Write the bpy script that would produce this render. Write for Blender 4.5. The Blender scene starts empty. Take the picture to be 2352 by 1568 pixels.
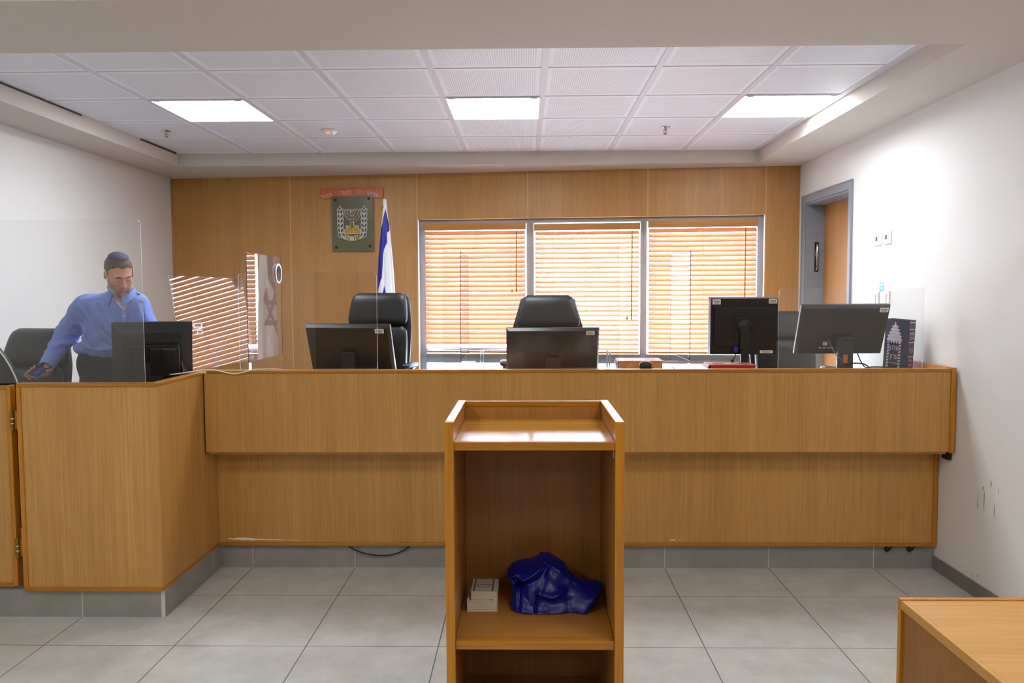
import bpy, bmesh, math, random
import numpy as np
from mathutils import Vector, Matrix
PI = math.pi
random.seed(4)
SC = bpy.context.scene
COL = SC.collection

# ------------------------------------------------------------ camera
cam = bpy.data.cameras.new('camera')
cam.sensor_width = 36.0
cam.lens = 27.673
cam.clip_start = 0.05
camo = bpy.data.objects.new('camera', cam)
COL.objects.link(camo)
_r = Vector((0.99983, 0.01750, -0.00410))
_f = Vector((-0.01770, 0.99805, -0.05985))
_r.normalize(); _f.normalize()
_u = _r.cross(_f); _u.normalize(); _r = _f.cross(_u)
camo.matrix_world = Matrix(((_r.x, _u.x, -_f.x, 0), (_r.y, _u.y, -_f.y, 0), (_r.z, _u.z, -_f.z, 1.587), (0, 0, 0, 1)))
SC.camera = camo

# ------------------------------------------------------------ world, view
LAMP = 10.0          # emission of the ceiling light diffusers
SKY = 10.5           # brightness of the overcast sky outside
w = bpy.data.worlds.new('sky')
SC.world = w
w.use_nodes = True
bg = w.node_tree.nodes['Background']
bg.inputs[0].default_value = (0.70, 0.82, 1.0, 1)
bg.inputs[1].default_value = SKY
SC.view_settings.view_transform = 'Standard'
SC.view_settings.look = 'None'
SC.view_settings.gamma = 1
SC.view_settings.exposure = 1.28
SC.view_settings.use_curve_mapping = False
SC.cycles.use_denoising = True
SC.cycles.max_bounces = 14
SC.cycles.diffuse_bounces = 6
SC.cycles.transparent_max_bounces = 24
SC.cycles.transmission_bounces = 8
SC.cycles.caustics_reflective = False
SC.cycles.caustics_refractive = False
SC.cycles.sample_clamp_indirect = 6.0

# ------------------------------------------------------------ materials
def lin(c):
    o = []
    for v in c[:3]:
        v = v / 255.0
        o.append(v / 12.92 if v <= 0.04045 else ((v + 0.055) / 1.055) ** 2.4)
    return (o[0], o[1], o[2], 1.0)

def newmat(name):
    m = bpy.data.materials.new(name)
    m.use_nodes = True
    nt = m.node_tree
    b = nt.nodes['Principled BSDF']
    return m, nt, b

def mat(name, rgb, rough=0.5, metal=0.0, spec=0.5, bump=0.0, bscale=200, var=0.0, vscale=6, trans=0.0, coat=0.0):
    m, nt, b = newmat(name)
    b.inputs['Base Color'].default_value = lin(rgb)
    b.inputs['Roughness'].default_value = rough
    b.inputs['Metallic'].default_value = metal
    b.inputs['Specular IOR Level'].default_value = spec
    b.inputs['Coat Weight'].default_value = coat
    tc = nt.nodes.new('ShaderNodeTexCoord')
    nz = nt.nodes.new('ShaderNodeTexNoise')
    nz.inputs['Scale'].default_value = vscale
    nz.inputs['Detail'].default_value = 4
    nt.links.new(tc.outputs['Object'], nz.inputs['Vector'])
    if var > 0:
        mx = nt.nodes.new('ShaderNodeMix'); mx.data_type = 'RGBA'
        c = lin(rgb)
        mx.inputs[6].default_value = (c[0] * (1 - var), c[1] * (1 - var), c[2] * (1 - var), 1)
        mx.inputs[7].default_value = (min(1, c[0] * (1 + var)), min(1, c[1] * (1 + var)), min(1, c[2] * (1 + var)), 1)
        nt.links.new(nz.outputs['Fac'], mx.inputs[0])
        nt.links.new(mx.outputs[2], b.inputs['Base Color'])
    if bump > 0:
        n2 = nt.nodes.new('ShaderNodeTexNoise')
        n2.inputs['Scale'].default_value = bscale
        n2.inputs['Detail'].default_value = 3
        bp = nt.nodes.new('ShaderNodeBump')
        bp.inputs['Strength'].default_value = bump
        bp.inputs['Distance'].default_value = 0.002
        nt.links.new(tc.outputs['Object'], n2.inputs['Vector'])
        nt.links.new(n2.outputs['Fac'], bp.inputs['Height'])
        nt.links.new(bp.outputs['Normal'], b.inputs['Normal'])
    return m

def wood(name, lo, hi, axis=2, rough=0.38, fine=260, coarse=9, contrast=1.0, flame=0.0):
    """veneer with the grain running along one axis"""
    m, nt, b = newmat(name)
    N = nt.nodes.new; L = nt.links.new
    tc = N('ShaderNodeTexCoord')
    def noise(s_across, s_along, det):
        mp = N('ShaderNodeMapping')
        s = [s_across] * 3; s[axis] = s_along
        mp.inputs['Scale'].default_value = s
        L(tc.outputs['Object'], mp.inputs['Vector'])
        n = N('ShaderNodeTexNoise'); n.inputs['Scale'].default_value = 1.0
        n.inputs['Detail'].default_value = det; n.inputs['Roughness'].default_value = 0.65
        if flame: n.inputs['Distortion'].default_value = flame
        L(mp.outputs[0], n.inputs['Vector'])
        return n
    a = noise(fine, fine * 0.02, 3)
    c = noise(coarse, coarse * 0.06, 3)
    d = noise(fine * 0.25, fine * 0.004, 4)
    m1 = N('ShaderNodeMath'); m1.operation = 'MULTIPLY_ADD'; m1.inputs[1].default_value = 0.45
    L(a.outputs['Fac'], m1.inputs[0])
    m2 = N('ShaderNodeMath'); m2.operation = 'MULTIPLY_ADD'; m2.inputs[1].default_value = 0.35; m2.inputs[2].default_value = 0
    L(c.outputs['Fac'], m2.inputs[0]); L(m2.outputs[0], m1.inputs[2])
    m3 = N('ShaderNodeMath'); m3.operation = 'MULTIPLY_ADD'; m3.inputs[1].default_value = 0.40
    L(d.outputs['Fac'], m3.inputs[0]); L(m1.outputs[0], m3.inputs[2])
    r = N('ShaderNodeMapRange')
    r.inputs['From Min'].default_value = 0.60 - 0.24 / contrast; r.inputs['From Max'].default_value = 0.60 + 0.24 / contrast
    L(m3.outputs[0], r.inputs['Value'])
    mx = N('ShaderNodeMix'); mx.data_type = 'RGBA'
    mx.inputs[6].default_value = lin(lo); mx.inputs[7].default_value = lin(hi)
    L(r.outputs[0], mx.inputs[0]); L(mx.outputs[2], b.inputs['Base Color'])
    b.inputs['Roughness'].default_value = rough
    bp = N('ShaderNodeBump'); bp.inputs['Strength'].default_value = 0.08; bp.inputs['Distance'].default_value = 0.001
    L(a.outputs['Fac'], bp.inputs['Height']); L(bp.outputs['Normal'], b.inputs['Normal'])
    return m

def clear(name, tint=(1, 1, 1), veil=0.0, boost=1.0):
    """thin clear sheet: lets light straight through, mirrors by Fresnel"""
    m = bpy.data.materials.new(name); m.use_nodes = True
    nt = m.node_tree; nt.nodes.clear(); N = nt.nodes.new; L = nt.links.new
    out = N('ShaderNodeOutputMaterial')
    tr = N('ShaderNodeBsdfTransparent'); tr.inputs[0].default_value = (*tint, 1)
    gl = N('ShaderNodeBsdfGlossy'); gl.inputs['Roughness'].default_value = 0.0
    fr = N('ShaderNodeLayerWeight'); fr.inputs[0].default_value = 0.5
    pw = N('ShaderNodeMath'); pw.operation = 'POWER'; pw.inputs[1].default_value = 5.0; L(fr.outputs['Facing'], pw.inputs[0])
    sk = N('ShaderNodeMath'); sk.operation = 'MULTIPLY_ADD'; sk.inputs[1].default_value = 0.96; sk.inputs[2].default_value = 0.04; L(pw.outputs[0], sk.inputs[0])
    mu = N('ShaderNodeMath'); mu.operation = 'MULTIPLY'; mu.inputs[1].default_value = boost; mu.use_clamp = True
    L(sk.outputs[0], mu.inputs[0])
    mx = N('ShaderNodeMixShader')
    L(mu.outputs[0], mx.inputs[0]); L(tr.outputs[0], mx.inputs[1]); L(gl.outputs[0], mx.inputs[2])
    last = mx
    if veil > 0:
        df = N('ShaderNodeBsdfDiffuse'); df.inputs[0].default_value = (0.9, 0.92, 0.95, 1)
        m2 = N('ShaderNodeMixShader'); m2.inputs[0].default_value = veil
        if boost > 1:
            tc = N('ShaderNodeTexCoord'); vo = N('ShaderNodeTexVoronoi'); vo.inputs['Scale'].default_value = 45
            nz = N('ShaderNodeTexNoise'); nz.inputs['Scale'].default_value = 4; nz.inputs['Detail'].default_value = 5
            L(tc.outputs['Object'], vo.inputs['Vector']); L(tc.outputs['Object'], nz.inputs['Vector'])
            lt = N('ShaderNodeMath'); lt.operation = 'LESS_THAN'; lt.inputs[1].default_value = .085; L(vo.outputs['Distance'], lt.inputs[0])
            ml = N('ShaderNodeMath'); ml.operation = 'MULTIPLY'; ml.inputs[1].default_value = .13; L(lt.outputs[0], ml.inputs[0])
            mr = N('ShaderNodeMapRange'); mr.inputs['From Min'].default_value = .55; mr.inputs['From Max'].default_value = .75; mr.inputs['To Min'].default_value = veil * .6; mr.inputs['To Max'].default_value = veil * 2.5
            L(nz.outputs['Fac'], mr.inputs['Value'])
            ad = N('ShaderNodeMath'); ad.operation = 'ADD'; L(ml.outputs[0], ad.inputs[0]); L(mr.outputs[0], ad.inputs[1]); L(ad.outputs[0], m2.inputs[0])
        L(mx.outputs[0], m2.inputs[1]); L(df.outputs[0], m2.inputs[2]); last = m2
    L(last.outputs[0], out.inputs[0])
    return m

def emit(name, rgb, s):
    m = bpy.data.materials.new(name); m.use_nodes = True
    nt = m.node_tree; nt.nodes.clear()
    out = nt.nodes.new('ShaderNodeOutputMaterial'); e = nt.nodes.new('ShaderNodeEmission')
    e.inputs[0].default_value = (*rgb, 1); e.inputs[1].default_value = s
    nt.links.new(e.outputs[0], out.inputs[0])
    return m

W_V = wood('oak_veneer_upright', (166, 118, 56), (214, 164, 92))
W_WALL = wood('oak_veneer_wall', (160, 112, 56), (204, 153, 88))
W_H = wood('oak_veneer_lying', (168, 122, 58), (212, 166, 94), axis=0)
W_TABLE = wood('oak_veneer_table', (176, 124, 54), (214, 164, 92), axis=0, rough=0.42)
W_EDGE = wood('solid_oak_edging', (146, 92, 16), (198, 134, 40), axis=0, rough=0.3, fine=170, coarse=14, contrast=1.1)
W_EDGEV = wood('solid_oak_edging_upright', (152, 92, 10), (212, 144, 38), axis=2, rough=0.3, fine=120, coarse=20, contrast=1.2, flame=0.6)
W_EDGED = wood('solid_oak_edging_deep', (146, 92, 16), (198, 134, 40), axis=1, rough=0.2, fine=170, coarse=14)
W_LIGHT = wood('pale_oak_seam', (196, 150, 84), (222, 180, 112))
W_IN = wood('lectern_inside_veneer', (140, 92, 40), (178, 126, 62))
M_WALL = mat('white_wall_paint', (226, 226, 224), 0.75, bump=0.12, bscale=90, var=0.015, vscale=2)
M_CEIL = mat('ceiling_paint', (206, 198, 189), 0.8, bump=0.05, bscale=120)
M_FRAME = mat('grey_blue_metal_frame', (136, 142, 152), 0.4, 0.0)
M_LEATH = mat('black_leather', (13, 14, 18), 0.42, bump=0.35, bscale=320, spec=0.5)
M_BLACK = mat('black_plastic', (22, 22, 24), 0.38, bump=0.05)
M_BLACKG = mat('dark_grey_monitor_shell', (22, 22, 25), 0.3)
M_BLK2 = mat('matte_black_plastic', (12, 12, 13), 0.5)
M_METAL = mat('brushed_steel', (170, 170, 172), 0.3, 1.0)
M_BRASS = mat('brass', (158, 120, 48), 0.3, 1.0)
M_WHITE = mat('white_plastic', (232, 232, 230), 0.35)
M_LABEL = mat('white_sticker', (235, 235, 232), 0.5)
M_INK = mat('black_ink', (25, 25, 28), 0.6)
M_PAPER = mat('paper_page_edges', (226, 218, 196), 0.8, var=0.08, vscale=120)
M_CHROME = mat('chrome', (200, 200, 200), 0.12, 1.0)
M_ACR = clear('clear_acrylic', (0.985, 0.985, 0.985), 0.006, 1.0)
M_ACRB = clear('dusty_clear_acrylic', (0.975, 0.975, 0.98), 0.022, 1.1)
M_EDGE = mat('acrylic_edge_painted_glint', (205, 215, 222), 0.2)  # pale colour painted for the light that cut edges catch
M_EDGED = mat('acrylic_dark_edge', (70, 62, 86), 0.25)
M_GLASS = clear('window_glass', (0.95, 0.97, 0.97), 0.0, 1.0)

def tile_mat(name, tile, ox, oy, rgb, grout, size=0.6, gw=0.004, upright=False):
    m, nt, b = newmat(name)
    N = nt.nodes.new; L = nt.links.new
    tc = N('ShaderNodeTexCoord'); sp = N('ShaderNodeSeparateXYZ'); L(tc.outputs['Object'], sp.inputs[0])
    def line(sock, off):
        a = N('ShaderNodeMath'); a.operation = 'SUBTRACT'; a.inputs[1].default_value = off - 40 * size; L(sock, a.inputs[0])
        p = N('ShaderNodeMath'); p.operation = 'PINGPONG'; p.inputs[1].default_value = size / 2; L(a.outputs[0], p.inputs[0])
        return p
    px = line(sp.outputs[0], ox); py = line(sp.outputs[1], oy)
    mn = N('ShaderNodeMath'); mn.operation = 'MINIMUM'; L(px.outputs[0], mn.inputs[0])
    if upright: mn.inputs[1].default_value = 9
    else: L(py.outputs[0], mn.inputs[1])
    g = N('ShaderNodeMapRange'); g.inputs['From Min'].default_value = gw * 0.4; g.inputs['From Max'].default_value = gw * 0.8
    L(mn.outputs[0], g.inputs['Value'])
    n1 = N('ShaderNodeTexNoise'); n1.inputs['Scale'].default_value = 5; n1.inputs['Detail'].default_value = 8; n1.inputs['Roughness'].default_value = 0.7
    L(tc.outputs['Object'], n1.inputs['Vector'])
    n2 = N('ShaderNodeTexNoise'); n2.inputs['Scale'].default_value = 120; n2.inputs['Detail'].default_value = 3
    L(tc.outputs['Object'], n2.inputs['Vector'])
    ad = N('ShaderNodeMath'); ad.operation = 'MULTIPLY_ADD'; ad.inputs[1].default_value = 0.3
    L(n2.outputs['Fac'], ad.inputs[0]); L(n1.outputs['Fac'], ad.inputs[2])
    rr = N('ShaderNodeMapRange'); rr.inputs['From Min'].default_value = 0.45; rr.inputs['From Max'].default_value = 0.9
    L(ad.outputs[0], rr.inputs['Value'])
    mx = N('ShaderNodeMix'); mx.data_type = 'RGBA'
    c = lin(rgb)
    mx.inputs[6].default_value = (c[0] * 0.82, c[1] * 0.82, c[2] * 0.81, 1); mx.inputs[7].default_value = (c[0] * 1.14, c[1] * 1.14, c[2] * 1.14, 1)
    L(rr.outputs[0], mx.inputs[0])
    m2 = N('ShaderNodeMix'); m2.data_type = 'RGBA'; m2.inputs[6].default_value = lin(grout)
    L(g.outputs[0], m2.inputs[0]); L(mx.outputs[2], m2.inputs[7]); L(m2.outputs[2], b.inputs['Base Color'])
    b.inputs['Roughness'].default_value = 0.42
    bp = N('ShaderNodeBump'); bp.inputs['Strength'].default_value = 0.3; bp.inputs['Distance'].default_value = 0.001
    L(g.outputs[0], bp.inputs['Height']); L(bp.outputs['Normal'], b.inputs['Normal'])
    return m

M_TILE = tile_mat('grey_stone_floor_tiles', 0.6, -1.6004, 3.4606, (192, 194, 190), (100, 98, 96))
M_SKIRT = tile_mat('grey_stone_skirting', 0.6, -1.6004, 3.46, (150, 149, 145), (196, 196, 192), upright=True)

# ------------------------------------------------------------ mesh helpers
class MB:
    def __init__(s): s.v = []; s.f = []; s.m = []
    def add(s, vs, fs, mi=0):
        o = len(s.v); s.v += [tuple(v) for v in vs]; s.f += [tuple(i + o for i in f) for f in fs]; s.m += [mi] * len(fs)
        return s
    def box(s, x0, x1, y0, y1, z0, z1, mi=0, M=None):
        vs = [Vector((x, y, z)) for z in (z0, z1) for y in (y0, y1) for x in (x0, x1)]
        if M is not None: vs = [M @ v for v in vs]
        return s.add(vs, [(0, 2, 3, 1), (4, 5, 7, 6), (0, 1, 5, 4), (2, 6, 7, 3), (0, 4, 6, 2), (1, 3, 7, 5)], mi)
    def tube(s, pts, r, n=8, mi=0, cap=True):
        P = [Vector(p) for p in pts]; k = len(P); R = r if isinstance(r, (list, tuple)) else [r] * k
        vs = []; ref = None
        for i in range(k):
            t = (P[min(i + 1, k - 1)] - P[max(i - 1, 0)]).normalized()
            if ref is None:
                ref = Vector((0, 0, 1)) if abs(t.z) < 0.9 else Vector((1, 0, 0))
            a = t.cross(ref).normalized(); b = a.cross(t).normalized(); ref = b
            for j in range(n):
                q = 2 * PI * j / n; vs.append(P[i] + (a * math.cos(q) + b * math.sin(q)) * R[i])
        fs = [(i * n + j, i * n + (j + 1) % n, (i + 1) * n + (j + 1) % n, (i + 1) * n + j) for i in range(k - 1) for j in range(n)]
        if cap: fs += [tuple(range(n))[::-1], tuple((k - 1) * n + j for j in range(n))]
        return s.add(vs, fs, mi)
    def cyl(s, p0, p1, r0, r1=None, n=20, mi=0): return s.tube([p0, p1], [r0, r0 if r1 is None else r1], n, mi)
    def lathe(s, prof, n=24, c=(0, 0, 0), M=None, mi=0):
        vs = []
        for (r, z) in prof:
            for j in range(n):
                a = 2 * PI * j / n; v = Vector((c[0] + r * math.cos(a), c[1] + r * math.sin(a), c[2] + z))
                vs.append(M @ v if M is not None else v)
        k = len(prof)
        fs = [(i * n + j, i * n + (j + 1) % n, (i + 1) * n + (j + 1) % n, (i + 1) * n + j) for i in range(k - 1) for j in range(n)]
        fs += [tuple(range(n))[::-1], tuple((k - 1) * n + j for j in range(n))]
        return s.add(vs, fs, mi)
    def prism(s, poly, y0, y1, mi=0, M=None):
        """polygon in x,z extruded along y"""
        n = len(poly)
        vs = [Vector((x, y0, z)) for x, z in poly] + [Vector((x, y1, z)) for x, z in poly]
        if M is not None: vs = [M @ v for v in vs]
        fs = [tuple(range(n)), tuple(range(2 * n - 1, n - 1, -1))] + [(i, i + n, (i + 1) % n + n, (i + 1) % n) for i in range(n)]
        return s.add(vs, fs, mi)
    def loft(s, secs, n=28, mi=0, cap=True):
        """superellipse sections (z, cx, cy, hx, hy, exponent)"""
        vs = []
        for (z, cx, cy, hx, hy, e) in secs:
            for j in range(n):
                a = 2 * PI * (j + 0.5) / n; c, q = math.cos(a), math.sin(a)
                vs.append((cx + hx * math.copysign(abs(c) ** (2 / e), c), cy + hy * math.copysign(abs(q) ** (2 / e), q), z))
        k = len(secs)
        fs = [(i * n + j, i * n + (j + 1) % n, (i + 1) * n + (j + 1) % n, (i + 1) * n + j) for i in range(k - 1) for j in range(n)]
        if cap: fs += [tuple(range(n))[::-1], tuple((k - 1) * n + j for j in range(n))]
        return s.add(vs, fs, mi)
    def build(s, name, mats, parent=None, smooth=False, bevel=0.0, M=None, seg=2):
        me = bpy.data.meshes.new(name)
        vs = s.v if M is None else [tuple(M @ Vector(v)) for v in s.v]
        me.from_pydata(vs, [], s.f); me.update()
        bm = bmesh.new(); bm.from_mesh(me); bmesh.ops.recalc_face_normals(bm, faces=bm.faces); bm.to_mesh(me); bm.free()
        if not isinstance(mats, (list, tuple)): mats = [mats]
        for m in mats: me.materials.append(m)
        if any(s.m): me.polygons.foreach_set('material_index', s.m)
        if smooth: me.polygons.foreach_set('use_smooth', [True] * len(me.polygons))
        o = bpy.data.objects.new(name, me); COL.objects.link(o)
        if parent: o.parent = parent
        if bevel:
            b = o.modifiers.new('bevel', 'BEVEL'); b.width = bevel; b.segments = seg; b.limit_method = 'ANGLE'; b.angle_limit = 0.7
            b.harden_normals = False
        return o

def tag(o, label=None, cat=None, group=None, kind=None):
    if label: o['label'] = label
    if cat: o['category'] = cat
    if group: o['group'] = group
    if kind: o['kind'] = kind
    return o

def thing(name, label, cat, loc=(0, 0, 0), rz=0.0, group=None):
    o = bpy.data.objects.new(name, None); COL.objects.link(o); o.empty_display_size = 0.1
    o.location = loc; o.rotation_euler = (0, 0, rz)
    return tag(o, label, cat, group)

def struct(o): o['kind'] = 'structure'; return o
def smooth_mod(o, lv=1):
    m = o.modifiers.new('sub', 'SUBSURF'); m.levels = lv; m.render_levels = lv; return o

def copy_tree(o, parent=None):
    c = o.copy(); COL.objects.link(c)
    if parent: c.parent = parent
    for ch in list(o.children): copy_tree(ch, c)
    return c

def text_mesh(s, size, depth=0.0):
    cu = bpy.data.curves.new('t', 'FONT'); cu.body = s; cu.size = size; cu.extrude = depth; cu.align_x = 'CENTER'; cu.align_y = 'CENTER'
    cu.resolution_u = 3
    o = bpy.data.objects.new('t', cu); COL.objects.link(o)
    dg = bpy.context.evaluated_depsgraph_get(); dg.update()
    if ('ד' in s or 'ת' in s) and 'ם' not in s:      # this glyph is drawn as overlapping outlines: fill each outline by itself
        cu.fill_mode = 'NONE'; cu.extrude = 0; dg = bpy.context.evaluated_depsgraph_get(); dg.update()
        me = bpy.data.meshes.new_from_object(o.evaluated_get(dg)); bpy.data.objects.remove(o)
        nb = {}
        for e in me.edges:
            a, b_ = e.vertices; nb.setdefault(a, []).append(b_); nb.setdefault(b_, []).append(a)
        seen = set(); V = []; F = []
        for v0 in nb:
            if v0 in seen: continue
            lp = [v0]; seen.add(v0); cur = v0
            while True:
                nx = [k for k in nb[cur] if k not in seen]
                if not nx: break
                cur = nx[0]; seen.add(cur); lp.append(cur)
            from mathutils.geometry import tessellate_polygon
            P = [Vector((me.vertices[k].co.x, me.vertices[k].co.y, 0)) for k in lp]; n = len(P)
            for zz in (depth, -depth):
                o0 = len(V); V += [(p.x, p.y, zz) for p in P]; F += [tuple(o0 + k for k in t_) for t_ in tessellate_polygon([P])]
            F += [(o0 - n + k, o0 - n + (k + 1) % n, o0 + (k + 1) % n, o0 + k) for k in range(n)]
        return V, F
    me = bpy.data.meshes.new_from_object(o.evaluated_get(dg))
    bpy.data.objects.remove(o)
    return [tuple(v.co) for v in me.vertices], [tuple(p.vertices) for p in me.polygons]

def add_text(mb, s, size, M, depth=0.0005, mi=0, sx=1.0, fn=None):
    """text lying in the x,z plane facing -y, placed by matrix M"""
    v, f = text_mesh(s, size, depth)
    out = []
    for (x, y, z) in v:
        x *= sx
        q = Vector((x, -z, y)) if fn is None else Vector(fn(x, y, z))
        out.append(M @ q)
    mb.add(out, f, mi)

def T(x, y, z): return Matrix.Translation((x, y, z))
def RZ(a): return Matrix.Rotation(a, 4, 'Z')
def RX(a): return Matrix.Rotation(a, 4, 'X')
def RY(a): return Matrix.Rotation(a, 4, 'Y')
rad = math.radians

def barcode(parent, x, z, y, wd, ht, name='sticker', seed=1):
    """small white inventory sticker with a printed barcode on a face looking toward -y"""
    b = MB(); b.box(x - wd / 2, x + wd / 2, y - 0.0006, y, z - ht / 2, z + ht / 2, 0)
    rnd = random.Random(seed); xx = x - wd * 0.36
    while xx < x + wd * 0.34:
        ww = rnd.choice((0.0008, 0.0014, 0.002)); b.box(xx, xx + ww, y - 0.0009, y - 0.0006, z - ht * 0.12, z + ht * 0.22, 1); xx += ww + rnd.choice((0.0009, 0.0014))
    b.box(x - wd * 0.3, x + wd * 0.3, y - 0.0009, y - 0.0006, z - ht * 0.32, z - ht * 0.24, 1)
    o = b.build(name, [M_LABEL, M_INK], parent); o['label'] = 'white barcode sticker'
    return o

# ------------------------------------------------------------ signed distance modelling
def smin(a, b, k):
    h = np.clip(0.5 + 0.5 * (b - a) / k, 0, 1); return b + (a - b) * h - k * h * (1 - h)
def smax(a, b, k): return -smin(-a, -b, k)
def ell(p, c, r):
    q = p - np.array(c); r = np.array(r); k0 = np.sqrt(((q / r) ** 2).sum(1)); k1 = np.sqrt(((q / (r * r)) ** 2).sum(1)) + 1e-9
    return k0 * (k0 - 1) / k1
def cap(p, a, b, ra, rb=None):
    a = np.array(a, float); b = np.array(b, float); rb = ra if rb is None else rb
    ab = b - a; t = np.clip(((p - a) @ ab) / (ab @ ab), 0, 1)
    return np.sqrt(((p - a - t[:, None] * ab) ** 2).sum(1)) - (ra + (rb - ra) * t)

def nets(f, lo, hi, h):
    """surface nets over a sparse grid"""
    lo = np.array(lo, float); hi = np.array(hi, float); B = 8
    nb = np.ceil((hi - lo) / (h * B)).astype(int); n = nb * B
    ci = np.stack(np.meshgrid(*[np.arange(k) for k in nb], indexing='ij'), -1).reshape(-1, 3)
    cc = lo + (ci + 0.5) * B * h
    fv = f(cc)
    A = np.empty(tuple(n), np.float32)
    A.reshape(nb[0], B, nb[1], B, nb[2], B)[:] = fv.reshape(nb[0], 1, nb[1], 1, nb[2], 1)
    act = ci[np.abs(fv) < B * h * 1.9]
    loc = np.stack(np.meshgrid(*[np.arange(B)] * 3, indexing='ij'), -1).reshape(-1, 3)
    for s in range(0, len(act), 400):
        idx = (act[s:s + 400, None, :] * B + loc[None]).reshape(-1, 3)
        A[idx[:, 0], idx[:, 1], idx[:, 2]] = f(lo + idx * h)
    S = A < 0
    c = np.zeros(tuple(n - 1), np.int8)
    for dx in (0, 1):
        for dy in (0, 1):
            for dz in (0, 1):
                c += S[dx:n[0] - 1 + dx, dy:n[1] - 1 + dy, dz:n[2] - 1 + dz]
    cells = np.argwhere((c > 0) & (c < 8))
    vid = -np.ones(tuple(n - 1), np.int32); vid[cells[:, 0], cells[:, 1], cells[:, 2]] = np.arange(len(cells))
    acc = np.zeros((len(cells), 3)); cnt = np.zeros(len(cells))
    C8 = [(x, y, z) for x in (0, 1) for y in (0, 1) for z in (0, 1)]
    for a in C8:
        for ax in range(3):
            if a[ax]: continue
            b = list(a); b[ax] = 1
            va = A[cells[:, 0] + a[0], cells[:, 1] + a[1], cells[:, 2] + a[2]].astype(float)
            vb = A[cells[:, 0] + b[0], cells[:, 1] + b[1], cells[:, 2] + b[2]].astype(float)
            m = (va < 0) != (vb < 0)
            t = np.where(m, va / np.where(m, va - vb, 1), 0)
            q = np.array(a, float)[None].repeat(len(cells), 0); q[:, ax] = t
            acc[m] += q[m]; cnt[m] += 1
    V = lo + (cells + acc / np.maximum(cnt, 1)[:, None]) * h
    Q = []
    for ax in range(3):
        u, v = (ax + 1) % 3, (ax + 2) % 3
        s0 = [slice(1, k - 1) for k in n]; s0[ax] = slice(0, n[ax] - 1)
        s1 = list(s0); s1[ax] = slice(1, n[ax])
        d0 = S[tuple(s0)]; d1 = S[tuple(s1)]
        for flip, msk in ((0, d0 & ~d1), (1, ~d0 & d1)):
            e = np.argwhere(msk)
            for k in range(3):
                if k != ax: e[:, k] += 1
            def at(du, dv):
                q = e.copy(); q[:, u] -= du; q[:, v] -= dv
                return vid[q[:, 0], q[:, 1], q[:, 2]]
            r = np.stack([at(1, 1), at(0, 1), at(0, 0), at(1, 0)], 1)
            Q.append(r[:, ::-1] if flip else r)
    Q = np.concatenate(Q); Q = Q[(Q >= 0).all(1)]
    return V, Q

def np_mesh(name, V, Q, mats, parent=None, origin=(0, 0, 0), mi=None, smooth=True):
    me = bpy.data.meshes.new(name); V = V - np.array(origin)
    me.vertices.add(len(V)); me.vertices.foreach_set('co', V.astype(np.float32).ravel())
    k = Q.shape[1]
    me.loops.add(len(Q) * k); me.loops.foreach_set('vertex_index', Q.astype(np.int32).ravel())
    me.polygons.add(len(Q)); me.polygons.foreach_set('loop_start', np.arange(0, len(Q) * k, k, dtype=np.int32))
    if not isinstance(mats, (list, tuple)): mats = [mats]
    for m in mats: me.materials.append(m)
    me.update(calc_edges=True)
    if mi is not None: me.polygons.foreach_set('material_index', mi.astype(np.int32))
    if smooth: me.polygons.foreach_set('use_smooth', np.ones(len(Q), bool))
    me.validate()
    o = bpy.data.objects.new(name, me); COL.objects.link(o)
    if parent: o.parent = parent
    return o
# ------------------------------------------------------------ the room
XL, XR, YB, ZS, ZC = -3.31, 2.345, -3.6, 2.672, 2.777
b = MB(); b.box(XL - .1, XR + .1, YB, 7.5, -.1, 0)
struct(b.build('floor', M_TILE))
# left wall
b = MB(); b.box(XL - .2, XL, YB, 7.5, 0, 2.9)
struct(b.build('wall_left', M_WALL))
b = MB(); b.box(XL - .2, XR + .2, YB - .2, YB, 0, 2.9)
struct(b.build('wall_rear', wood('dark_rear_panelling', (84, 56, 30), (112, 78, 44))))
# right wall with the door opening
DY0, DY1, DZ = 5.76, 6.70, 2.355
b = MB()
b.box(XR, XR + .2, YB, DY0, 0, 2.9); b.box(XR, XR + .2, DY1, 7.3, 0, 2.9); b.box(XR, XR + .2, DY0, DY1, DZ, 2.9)
# scuffs
struct(b.build('wall_right', M_WALL))
M_SCUFF = mat('brown_scuff', (168, 152, 140), 0.8)
rs = random.Random(7)
sc = MB()
for (y, z, L_, wd) in ((3.965, .62, .035, .006), (4.03, .585, .02, .009), (4.02, .52, .10, .004), (4.075, .49, .07, .004), (3.93, .49, .07, .003), (3.90, .60, .03, .003), (4.10, .10, .012, .004), (4.06, .115, .01, .005)):
    n = 7; pts = []
    for i in range(n): pts.append((y + rs.uniform(-.002, .002) - wd * math.sin(PI * (i + .3) / n), z - L_ / 2 + L_ * i / (n - 1)))
    for i in range(n - 1, -1, -1): pts.append((y + rs.uniform(0, .002) + wd * .5 * math.sin(PI * (i + .3) / n), z - L_ / 2 + L_ * i / (n - 1)))
    k = len(pts)
    sc.add([(XR - .0006, p[0], p[1]) for p in pts] + [(XR, p[0], p[1]) for p in pts], [tuple(range(k)), tuple(range(2 * k - 1, k - 1, -1))])
tag(sc.build('scuff_marks', M_SCUFF), 'faint brown scuff marks on the white right wall above the skirting', 'scuff marks', kind='stuff')
b = MB(); b.box(XR - .010, XR, YB, 4.492, 0, .078)
struct(b.build('baseboard_right', tile_mat('grey_stone_skirting_side', 0.6, -1.6, 3.9, (128, 126, 122), (180, 178, 174))))

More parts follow.
